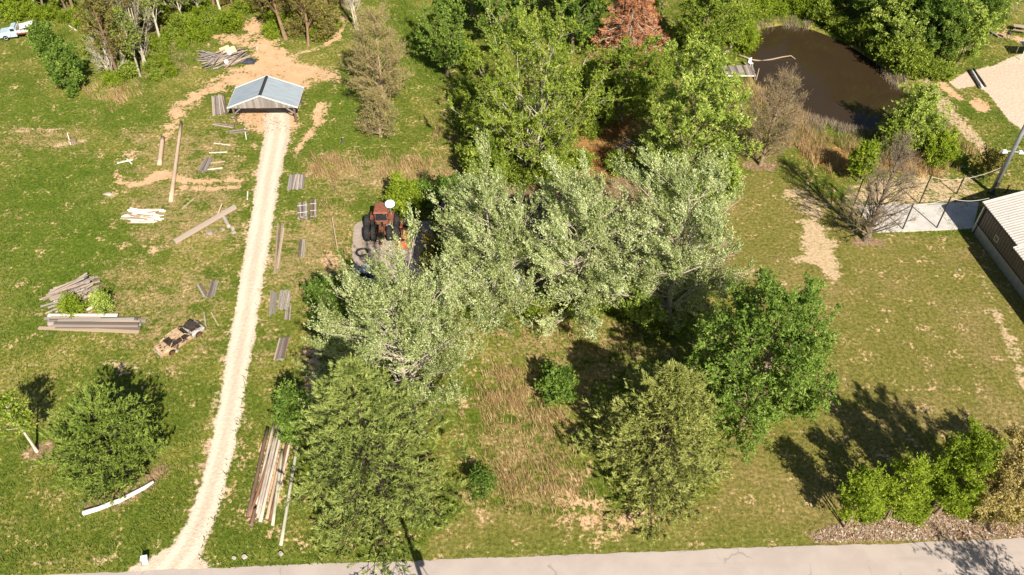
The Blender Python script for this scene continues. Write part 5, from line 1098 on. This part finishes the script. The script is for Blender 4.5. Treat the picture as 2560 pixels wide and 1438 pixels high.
def heap(name, label, centre, half, ang, n, lens, mats, hgt, wd=(.10, .2), th=.045, spread=.25, seed=1):
    rg = random.Random(seed); c = G(*centre); s = ppm(centre[1]); r = thing(name, label, 'lumber', (c.x, c.y, float(ground_z(c.x, c.y)))); hx = half[0] / s; hy = half[1] / s / math.sin(math.radians(42))
    for k in range(n):
        while True:
            u, v = rg.uniform(-1, 1), rg.uniform(-1, 1)
            if u * u + v * v < 1: break
        q = 1 - (u * u + v * v); z = .05 + hgt * q * rg.uniform(.35, 1); a = ang + rg.gauss(0, spread); L = rg.uniform(*lens); dz = rg.gauss(0, .10) * L * .4
        d = Vector((math.cos(a) * L / 2, math.sin(a) * L / 2, 0)); p = Vector((u * hx * .7, v * hy * .75, z)); A = p - d; B = p + d; A.z = max(.05, z - dz); B.z = max(.05, z + dz)
        plank('board', rg.choice(mats), A, B, rg.uniform(*wd), th, r, rg.uniform(-.3, .3))
    return r
heap('lumber_heap', 'weathered grey-brown lumber heap above the long timber pile', (182, 738), (56, 42), math.atan2(.62, .9), 80, (1.8, 3.4), ['wood_grey', 'wood_pink', 'wood_pink', 'wood_tan', 'wood_grey', 'wood_dark'], 1.1, (.12, .22), .05, .10, 3)
heap('white_board_heap', 'heap of bright white boards in the left field', (363, 542), (46, 24), -.08, 42, (1.6, 3.2), ['wood_white', 'wood_white', 'wood_white', 'wood_white', 'wood_tan'], .45, (.12, .2), .05, .16, 5)
h = heap('debris_heap', 'debris heap of splayed boards, plywood and drums above the barn', (562, 150), (62, 30), .75, 85, (1.8, 4.2), ['wood_grey', 'wood_pink', 'wood_tan', 'wood_grey', 'wood_dark'], 1.0, (.10, .2), .06, .28, 9)
for k in range(22):
    a = -.35 + random.gauss(0, .25); L = random.uniform(1.6, 3.2); p = Vector((-2.0 + random.uniform(-.9, .6), random.uniform(-.7, 1.2), .2 + random.random() * .4)); d = Vector((math.cos(a), math.sin(a), .05)) * L / 2; plank('board', 'wood_grey', p - d, p + d, .12, .06, h)
for x, y, z, rx in ((.1, .9, 1.0, .5), (-.5, .5, .95, -.3), (.9, .8, .9, .8)): plank('plywood_sheet', 'plywood', (x - .6, y - .3, z), (x + .5, y + .4, z + .15), .85, .03, h, rx)
for x, y, z in ((.75, .25, .85), (.6, -1.35, .45)):
    d_ = thing('plastic_drum', 'blue and white plastic drum on the debris heap, %s one' % ('upper' if y > 0 else 'lower'), 'drum', h.location + Vector((x, y, z)), .4); d_.rotation_euler = (.9, .2, .4)
    MB().lathe([(.0, -.4), (.26, -.4), (.29, -.3), (.29, 0.0)], (0, 0, 0), 'z', 14).build('lower_shell', 'plastic_blue', d_, True); MB().lathe([(.29, 0.004), (.29, .3), (.26, .42), (.0, .42)], (0, 0, 0), 'z', 14).build('upper_shell', 'plastic_white', d_, True)
tp = tag(MB().add([(-.9, -.4, .05), (.8, -.6, .05), (1.0, .5, .05), (-.6, .6, .05), (-.4, -.1, .5), (.4, -.2, .6), (.5, .2, .5), (-.2, .3, .45)], [(0, 1, 5, 4), (1, 2, 6, 5), (2, 3, 7, 6), (3, 0, 4, 7), (4, 5, 6, 7)]).build('dark_tarp', 'tarp_dark'), 'crumpled dark tarp at the right foot of the debris heap', 'tarp'); tp.location = G(622, 156)
def pole(label, p1, p2, r1, r2, mat, z=0.0, cat='pole', name='wooden_pole', group=None):
    a, b = G(*p1), G(*p2); gz = float(ground_z((a.x + b.x) / 2, (a.y + b.y) / 2)); d = b - a; L = d.length
    n = 7; m = MB(); m.tube([(0, random.uniform(-.02, .02), -L / 2 + L * k / (n - 1)) for k in range(n)], [r1 + (r2 - r1) * k / (n - 1) for k in range(n)], 10); o = m.build(name, mat, None, True)
    o.location = ((a.x + b.x) / 2, (a.y + b.y) / 2, gz + z + max(r1, r2)); o.rotation_euler = d.to_track_quat('Z', 'Y').to_euler(); return tag(o, label, cat, group)
pole('short thick tan pole lying in the field left of the long pole', (408, 348), (400, 416), .24, .27, 'pole_tan')
pole('long tan pole lying in the field below the barn', (454, 309), (428, 508), .17, .24, 'pole_tan')
gp = 'old poles stacked beside the driveway mouth'
for p1, p2, rr, mt, z, lab in (((670, 1072), (621, 1296), .16, 'pole_brown', 0, 'dark brown pole, leftmost of the pole stack by the road'), ((685, 1063), (640, 1264), .12, 'pole_grey', .05, 'pale grey pole second from the left in the pole stack'),
        ((678, 1136), (627, 1295), .14, 'pole_rust', .04, 'rust red pole near the left of the pole stack'), ((700, 1061), (646, 1298), .13, 'pole_grey', .0, 'grey pole left of centre in the pole stack'), ((710, 1068), (653, 1311), .13, 'pole_grey', .22, 'grey pole lying on top in the middle of the pole stack'),
        ((719, 1072), (668, 1300), .12, 'pole_tan', .02, 'pale tan pole right of centre in the pole stack'), ((724, 1091), (677, 1306), .14, 'pole_rust', .02, 'rust brown pole right of centre in the pole stack'), ((730, 1091), (690, 1266), .11, 'pole_grey', .06, 'short grey pole on the right of the pole stack'),
        ((708, 1132), (684, 1320), .12, 'pole_green', .24, 'pale greenish pole on top at the right of the pole stack'), ((748, 1091), (703, 1367), .13, 'pole_green', .02, 'longest pale greenish pole, set apart right of the pole stack'), ((641, 1278), (631, 1323), .15, 'pole_brown', .24, 'short dark pole end at the lower left of the pole stack'),
        ((692, 1085), (644, 1290), .10, 'pole_grey', .26, 'thin grey pole lying on top left of the pole stack')):
    pole(lab, p1, p2, rr * .9, rr * 1.08, mt, z, group=gp)
def fallen_beam():
    a, b = G(592, 528), G(438, 609); a.z = .62; b.z = .22
    tag(plank('fallen_beam', 'wood_pink', a, b, .42, .36), 'big square pinkish beam lying diagonally left of the driveway', 'beam')
    pole('short grey log propping the big beam', (560, 545), (575, 573), .20, .22, 'pole_grey'); stick('pale stick leaning over the big beam', (560, 525), (545, 545), .12, .08, 'wood_tan', .8, .2)
fallen_beam()
def stone(px, py, sx, sy, sz, label, rz=0, mat='stone', name='stone_block', seed=0):
    rg = random.Random(seed + int(px)); m = MB(); vs_ = []; n = 7
    for j, (q, zz) in enumerate(((.9, -.05), (1.0, .45), (.72, .95))):
        for k in range(n): a = 2 * math.pi * k / n; f = q * rg.uniform(.82, 1.08); vs_.append((sx / 2 * f * math.cos(a), sy / 2 * f * math.sin(a), sz * zz * rg.uniform(.9, 1.08)))
    fs = [(j * n + k, j * n + (k + 1) % n, (j + 1) * n + (k + 1) % n, (j + 1) * n + k) for j in range(2) for k in range(n)] + [tuple(2 * n + k for k in range(n))]
    m.add(vs_, fs); o = m.build(name, mat); p = G(px, py); o.location = (p.x, p.y, float(ground_z(p.x, p.y))); o.rotation_euler = (0, 0, rz); tag(o, label, 'stone'); return o
stone(524, 584, .85, .6, .35, 'largest grey stone below the big beam, farthest left'); stone(540, 577, .4, .35, .22, 'small stone just right of the largest one below the big beam'); stone(558, 575, .45, .4, .25, 'grey stone left of the propping log'); stone(582, 573, .5, .4, .28, 'pale stone right of the propping log, upper one'); stone(584, 582, .6, .5, .3, 'pale stone right of the propping log, lower one')
stone(270, 487, .9, .45, .2, 'low sandy lump on the grass in the left field', mat='stone_pale'); stone(448, 113, .9, .6, .4, 'white scrap lump beside the left woods', mat='stone_pale'); stone(643, 123, .5, .5, .45, 'small white lump on the clay above the barn', mat='stone_pale')
stone(703, 1387, .45, .35, .3, 'white stone by the road below the pole stack', mat='stone_pale'); stone(612, 1394, .5, .4, .25, 'grey-white stone by the road right of the driveway mouth', mat='stone_pale'); stone(586, 1396, .35, .3, .2, 'small pale stone at the right of the driveway mouth', mat='stone_pale')
stone(1938, 495, .25, .2, .1, 'tiny pale stone on the lawn left of the bare tree', mat='stone_pale'); stone(2398, 675, .4, .25, .12, 'small pale stone on the right lawn', mat='stone_pale')
def white_log():
    pts = [(386, 1208), (362, 1224), (335, 1238), (300, 1256), (282, 1262), (250, 1275), (210, 1287)]; c = G(300, 1256); m = MB(); P = [G(*p) - c + Vector((0, 0, .22)) for p in pts]
    m.tube(P, [.13, .16, .17, .19, .21, .19, .21], 10); o = m.build('white_log', 'log_white', None, True); o.location = c; tag(o, 'curved white peeled log below the round conifer', 'log')
    r2 = None
white_log()
def pedestal():
    r = thing('utility_box', 'small white utility box leaning beside the driveway mouth', 'utility box', G(362, 1410), .2)
    m = MB(); m.box((0, 0, .06), (.42, .35, .16)); m.build('base', 'stone_pale', r); o = MB().box((.08, 0, .48), (.40, .30, .75)).build('cabinet', 'plastic_white', r, bevel=.03); o.rotation_euler = (0, .15, 0); MB().box((.17, 0, .88), (.46, .36, .06)).build('lid', 'plastic_white', r)
pedestal()
def stump():
    r = thing('tree_stump', 'old grey stump in a bare patch of the left field', 'stump', G(185, 358)); m = MB(); n = 12; rr = [random.uniform(.32, .44) for _ in range(n)]
    m.loft([[(rr[k] * f * math.cos(6.283 * k / n), rr[k] * f * math.sin(6.283 * k / n), z) for k in range(n)] for f, z in ((1.35, -.05), (1.05, .15), (.95, .42))]); m.build('bole', 'bark', r)
stump()
for k, (px, py, lab) in enumerate(((873, 245, 'dark grey stub post in the grass right of the barn'), (858, 358, 'short dark stub post in the grass below the cypress'), (838, 478, 'thin dark stake in the dry grass right of the driveway'), (862, 640, 'thin dark stake standing left of the grey pad'))):
    r = thing('stub_post', lab, 'post', G(px, py), .3); rw = .12 if k < 2 else .05; MB().tube([(0, 0, -.1), (.05, .05, .75)], [rw, rw * .85], 8).build('post', 'wood_dark', r); MB().lathe([(.01, 0), (rw * 1.05, 0), (rw * .8, .05), (.01, .06)], (.05, .05, .74), 'z', 8).build('post_top', 'wood_grey', r)

# ------------------------------------------------------------------ pond side
def dock():
    a, b, c, d = G(1797, 172), G(1880, 168), G(1889, 194), G(1809, 194); z = .35; r = thing('wooden_dock', 'weathered plank dock on the left shore of the pond', 'dock', (a.x, a.y, 0)); o = Vector((a.x, a.y, 0)); n = 18
    for k in range(n):
        u = (k + .5) / n; p = a.lerp(b, u) - o; q = d.lerp(c, u) - o; p.z = q.z = z + random.uniform(-.015, .015); plank('deck_plank', 'wood_grey' if k % 4 else 'wood_dark', p, q, (b - a).length / n * .92, .05, r)
    for u in (.02, .5, .97):
        for e, f in ((a, b), (d, c)): p = e.lerp(f, u) - o; plank('pile', 'wood_dark', (p.x, p.y, -1.2), (p.x, p.y, z - .03), .16, .16, r)
    for e, f in ((a, b), (d, c)): p = e - o; q = f - o; p.z = q.z = z - .11; plank('joist', 'wood_white' if e is d else 'wood_dark', p, q, .06, .16, r)
    p = c - o; plank('mooring_pole', 'wood_tan', (p.x + .1, p.y - .1, -1), (p.x + .2, p.y + .05, 1.3), .08, .08, r)
    ch = thing('lawn_chair', 'white folding chair on the far corner of the dock', 'chair', (G(1874, 171).x, G(1874, 171).y, z + .025), .5)
    plank('seat', 'plastic_white', (-.25, 0, .42), (.25, 0, .42), .46, .05, ch); plank('backrest', 'plastic_white', (-.25, .25, .75), (.25, .25, .75), .05, .6, ch)
    for x in (-.22, .22):
        for y in (-.2, .22): plank('leg', 'plastic_white', (x, y, 0), (x, y, .42), .04, .04, ch)
dock()
def pond_log():
    m = MB(); P = [G(*p) for p in ((1846, 142), (1862, 144), (1880, 147), (1905, 146), (1930, 144), (1958, 140), (1978, 138), (1990, 143))]; zz = [.25, .1, -.15, -.42, -.28, -.15, -.1, -.3]
    for p, z in zip(P, zz): p.z = z
    o = P[0].copy(); o.z = 0; m.tube([p - o for p in P], [.12, .12, .11, .11, .10, .09, .08, .04], 8); q = m.build('floating_log', 'wood_tan', None, True); q.location = o; tag(q, 'pale fallen log half sunk across the left of the pond', 'log')
    a, b = G(1797, 148), G(1832, 122); a.z = .1; b.z = .5; tag(plank('fallen_trunk', 'log_white', a, b, .2, .2), 'pale fallen trunk on the bank beside the dock', 'log')
pond_log()
def birdhouse():
    r = thing('birdhouse', 'little white birdhouse on a thin pole left of the bare pond cypress', 'birdhouse', G(1851, 292)); MB().tube([(0, 0, -.1), (0, 0, 2.4)], .03, 6).build('pole', 'metal_grey', r); MB().box((0, 0, .55), (.34, .3, .4)).build('box', 'plastic_white', r)
    MB().add([(-.24, -.22, .74), (.24, -.22, .74), (.24, .22, .74), (-.24, .22, .74), (0, -.22, .95), (0, .22, .95)], [(0, 4, 5, 3), (1, 2, 5, 4), (0, 1, 4), (3, 5, 2), (0, 3, 2, 1)]).build('roof', 'metal_dark', r)
birdhouse()

# ------------------------------------------------------------------ cage posts, ropes, light pole
def cage():
    spec = [((2341, 571), 495, 'black cage post on the near edge of the slab, nearest the building'), ((2256, 574), 511, 'black cage post on the near edge of the slab, in its middle'), ((2151, 546), 489, 'black cage post at the left end of the slab'), ((2134, 514), 450, 'black cage post beyond the far left corner of the slab'),
            ((2298, 509), 441, 'black cage post at the far edge of the slab, in its middle'), ((2391, 485), 447, 'black cage post behind the slab in the building shadow'), ((2514, 482), 464, 'black post stub behind the building roof')]
    tops = []
    for b, ty, lab in spec:
        h = top_h(b[0], b[1], ty); p = G(*b); r = thing('cage_post', lab, 'post', p, 0, 'black posts round the slab'); MB().tube([(0, 0, -.2), (0, 0, h)], .075, 8).build('shaft', 'metal_dark', r); MB().lathe([(.0, 0), (.10, 0), (.10, .05), (.0, .08)], (0, 0, h), 'z', 8).build('cap', 'metal_dark', r); tops.append(p + Vector((0, 0, h)))
    def rope(label, a, b, sag=.25, rad=.022):
        o = a.copy(); m = MB(); P = []
        for k in range(11): u = k / 10; q = a.lerp(b, u) - o; q.z -= sag * 4 * u * (1 - u); P.append(q)
        m.tube(P, rad, 5); x = m.build('rope', 'rope'); x.location = o; tag(x, label, 'rope')
    bc = G(2440, 560); bc.z = 3.5; lp = G(2480, 480); lp.z = 3.6
    rope('white rope between the two near cage posts', tops[1], tops[0], .3); rope('white rope from the near cage post to the building corner', tops[0], bc, .4); rope('white rope between the far cage posts', tops[4], tops[5], .3); rope('white rope from the far cage post to the light pole', tops[5], lp, .3); rope('white rope from the left cage post to the middle post', tops[2], tops[1], .3)
cage()
def light_pole():
    p = G(2479, 482); r = thing('light_pole', 'tall grey steel light pole with white floodlights behind the building', 'light pole', p); h = 16.0
    MB().tube([(0, 0, -.2), (0, 0, h)], [.27, .17], 14).build('shaft', 'metal_grey', r, True); MB().lathe([(.2, 0), (.42, 0), (.42, .06), (.3, .1)], (0, 0, 0), 'z', 14).build('base_plate', 'metal_dark', r)
    for s, z in ((-1, 5.6), (1, 5.5)):
        plank('arm', 'metal_white', (0, 0, z), (s * .75, -.05, z + .02), .06, .06, r); f = MB(); f.add([(s * .62, -.28, z - .08), (s * 1.18, -.28, z - .1), (s * 1.18, .22, z - .1), (s * .62, .22, z - .08), (s * .7, -.18, z + .14), (s * 1.05, -.18, z + .12), (s * 1.05, .12, z + .12), (s * .7, .12, z + .14)], [(3, 2, 1, 0), (4, 5, 6, 7), (0, 1, 5, 4), (1, 2, 6, 5), (2, 3, 7, 6), (3, 0, 4, 7)]); f.build('floodlight', 'plastic_white', r)
    MB().box((0, -.32, 1.4), (.3, .2, .5)).build('switch_box', 'metal_dark', r)
light_pole()
# things by the gravel lot
for k, (o1, o2, lab) in enumerate((((2421, 178), (2448, 224), 'dark culvert pipe on the gravel lot, left one'), ((2427, 176), (2455, 221), 'white-topped pipe between the two dark culvert pipes'), ((2433, 175), (2463, 219), 'dark culvert pipe on the gravel lot, right one'))):
    pole(lab, o1, o2, .13, .13, ('metal_dark', 'metal_white', 'metal_dark')[k], 0, 'pipe', 'culvert_pipe', 'pipes on the gravel lot')
def lot_things():
    p = G(2546, 78); r = thing('picnic_table', 'brown wooden picnic table at the top right corner', 'picnic table', p, -.35)
    for k in range(5): plank('top_board', 'wood_tan', (-.9, -.34 + k * .17, .75), (.9, -.34 + k * .17, .75), .155, .05, r)
    for s in (-1, 1):
        for e in (.65, .82): plank('seat_board', 'wood_tan', (-.9, s * e, .45), (.9, s * e, .45), .155, .05, r)
        for x in (-.65, .65): plank('leg', 'wood_dark', (x, s * .7, 0), (x, s * .2, .74), .06, .1, r)
    for x in (-.65, .65): plank('cross_brace', 'wood_dark', (x, -.9, .41), (x, .9, .41), .05, .06, r)
    p = G(2517, 98); r = thing('charcoal_grill', 'black charcoal grill beside the picnic table', 'grill', p); MB().lathe([(.05, -.25), (.25, -.18), (.33, 0), (.25, .18), (.05, .27)], (0, 0, .95), 'z', 14).build('kettle', 'metal_dark', r, True)
    for k in range(3): a = k * 2.09; MB().tube([(.2 * math.cos(a), .2 * math.sin(a), .8), (.34 * math.cos(a), .34 * math.sin(a), 0)], .02, 6).build('leg', 'metal_dark', r)
    p = G(2572, 142); r = thing('black_canopy', 'black flat canopy with white edge at the right edge beside the gravel lot', 'canopy', p, -.1); plank('panel', 'tarp_dark', (-1.5, 0, 1.7), (1.6, 0, 1.8), 1.9, .05, r); plank('edge_trim', 'metal_white', (-1.5, -.99, 1.7), (1.6, -.99, 1.8), .08, .09, r); plank('edge_trim', 'metal_white', (-1.5, .99, 1.7), (1.6, .99, 1.8), .08, .09, r)
    for x in (-1.4, 1.5):
        for y in (-.9, .9): plank('leg', 'metal_white', (x, y, 0), (x, y, 1.72), .08, .08, r)
    for k, (px, py) in enumerate(((2455, 66), (2476, 95), (2482, 28), (2500, 112), (2527, 38), (2540, 22))):
        r = thing('fence_post', nth(k, 6, 'thin grey fence posts by the picnic table'), 'post', G(px, py), 0, 'fence posts by the picnic table'); MB().tube([(0, 0, -.1), (0, 0, 1.7)], .035, 6).build('shaft', 'metal_grey', r); MB().lathe([(.0, 0), (.045, 0), (.045, .05), (0, .06)], (0, 0, 1.68), 'z', 6).build('cap', 'metal_grey', r)
    a, b = G(2425, 50), G(2495, 95); a.z = b.z = .15; tag(plank('border_timber', 'wood_grey', a, b, .2, .2), 'grey border timber on the grass beside the fence posts', 'timber')
    p = G(1218, 446); r = thing('junk_trailer', 'rusty open trailer with a white panel behind the leftmost house maple', 'trailer', p, .3); plank('deck', 'steel_rust', (-1.1, 0, .6), (1.1, 0, .6), 1.4, .1, r)
    for s in (-1, 1): plank('side', 'steel_rust', (-1.1, s * .7, .85), (1.1, s * .7, .85), .05, .4, r); wheel(r, (0, s * .8, .32), .32, .2, 'steel_rust')
    plank('panel', 'plastic_white', (-.3, -.2, .95), (.9, .3, 1.15), .5, .04, r); plank('headboard', 'wood_dark', (-1.1, -.7, 1.1), (-1.1, .7, 1.1), .06, 1.0, r)
lot_things()

# ------------------------------------------------------------------ stones of the roadside bank, pebbles, litter (too small to pick apart)
def rubble(name, label, mat, pts, n, s0, s1, seed):
    c, rg = in_poly(pts, n, seed); g = Geo(); base = np.array([(1, 0, 0), (.3, .95, 0), (-.8, .6, 0), (-.8, -.6, 0), (.3, -.95, 0), (.35, .2, .8), (-.3, -.15, .9)], float)
    F = np.array([(0, 1, 5), (1, 2, 5), (2, 6, 5), (2, 3, 6), (3, 4, 6), (4, 0, 5), (4, 5, 6)])
    s = rg.uniform(s0, s1, n) * rg.uniform(.5, 1, n); a = rg.uniform(0, 6.28, n); R = np.stack([np.stack([np.cos(a), -np.sin(a), 0 * a], -1), np.stack([np.sin(a), np.cos(a), 0 * a], -1), np.stack([0 * a, 0 * a, 1 + 0 * a], -1)], 1)
    V = (base[None] * rg.uniform(.75, 1.25, (n, 7, 3)) * s[:, None, None]) @ R.transpose(0, 2, 1); V[:, :, 2] *= .75; V += np.stack([c[:, 0], c[:, 1], ground_z(c[:, 0], c[:, 1]) - .01], -1)[:, None]
    g.add(V, (F[None] + (np.arange(n) * 7)[:, None, None]).reshape(-1, 3), np.repeat(rg.uniform(0, 1, n), 7)); tag(link(name, g.mesh(name, mat)), label, 'stones', kind='stuff')
BANK = [(2030, 1335), (2110, 1305), (2330, 1288), (2560, 1275), (2700, 1275), (2700, 1336), (2560, 1343), (2040, 1356)]
leafmat('rubble_mix', [(.17, .11, .08), (.27, .20, .155), (.38, .32, .28), (.62, .58, .54)], 0.02)
rubble('bank_rubble', 'white and brown rubble covering the roadside bank', 'rubble_mix', BANK, 2000, .05, .18, 21)
DP = [(p[0] - 26, p[1]) for p in DRIVE] + [(p[0] + 26, p[1]) for p in DRIVE[::-1]]
rubble('driveway_pebbles', 'pale pebbles strewn along the driveway', 'rubble_mix', DP, 3500, .02, .055, 22)
def litter():
    g = Geo()
    for k, (pts, n) in enumerate(((BANK, 6000), ([(1100, 470), (1600, 450), (1740, 640), (1700, 760), (1110, 740)], 3000), ([(240, 70), (460, 50), (470, 190), (270, 210)], 1500), ([(600, 230), (700, 300), (740, 330), (620, 340), (540, 310)], 700), ([(900, 560), (1060, 560), (1060, 640), (900, 640)], 500))):
        c, rg = in_poly(pts, n, 500 + k); m = n; P = np.stack([c[:, 0], c[:, 1], ground_z(c[:, 0], c[:, 1]) + rg.uniform(.01, .08, m)], 1); D = nrm(rg.normal(0, 1, (m, 3)) * np.array([1, 1, .3])); N_ = nrm(rg.normal(0, .3, (m, 3)) + np.array([0, 0, 1.])); L = rg.uniform(.08, .28, m); leaves(g, P, D, N_, L, L * rg.uniform(.25, .8, m), rg.uniform(0, 1, m))
    tag(link('leaf_litter', g.mesh('leaf_litter', 'litter_mix')), 'dead leaves and wood scraps strewn on the ground', 'litter', kind='stuff')
litter()
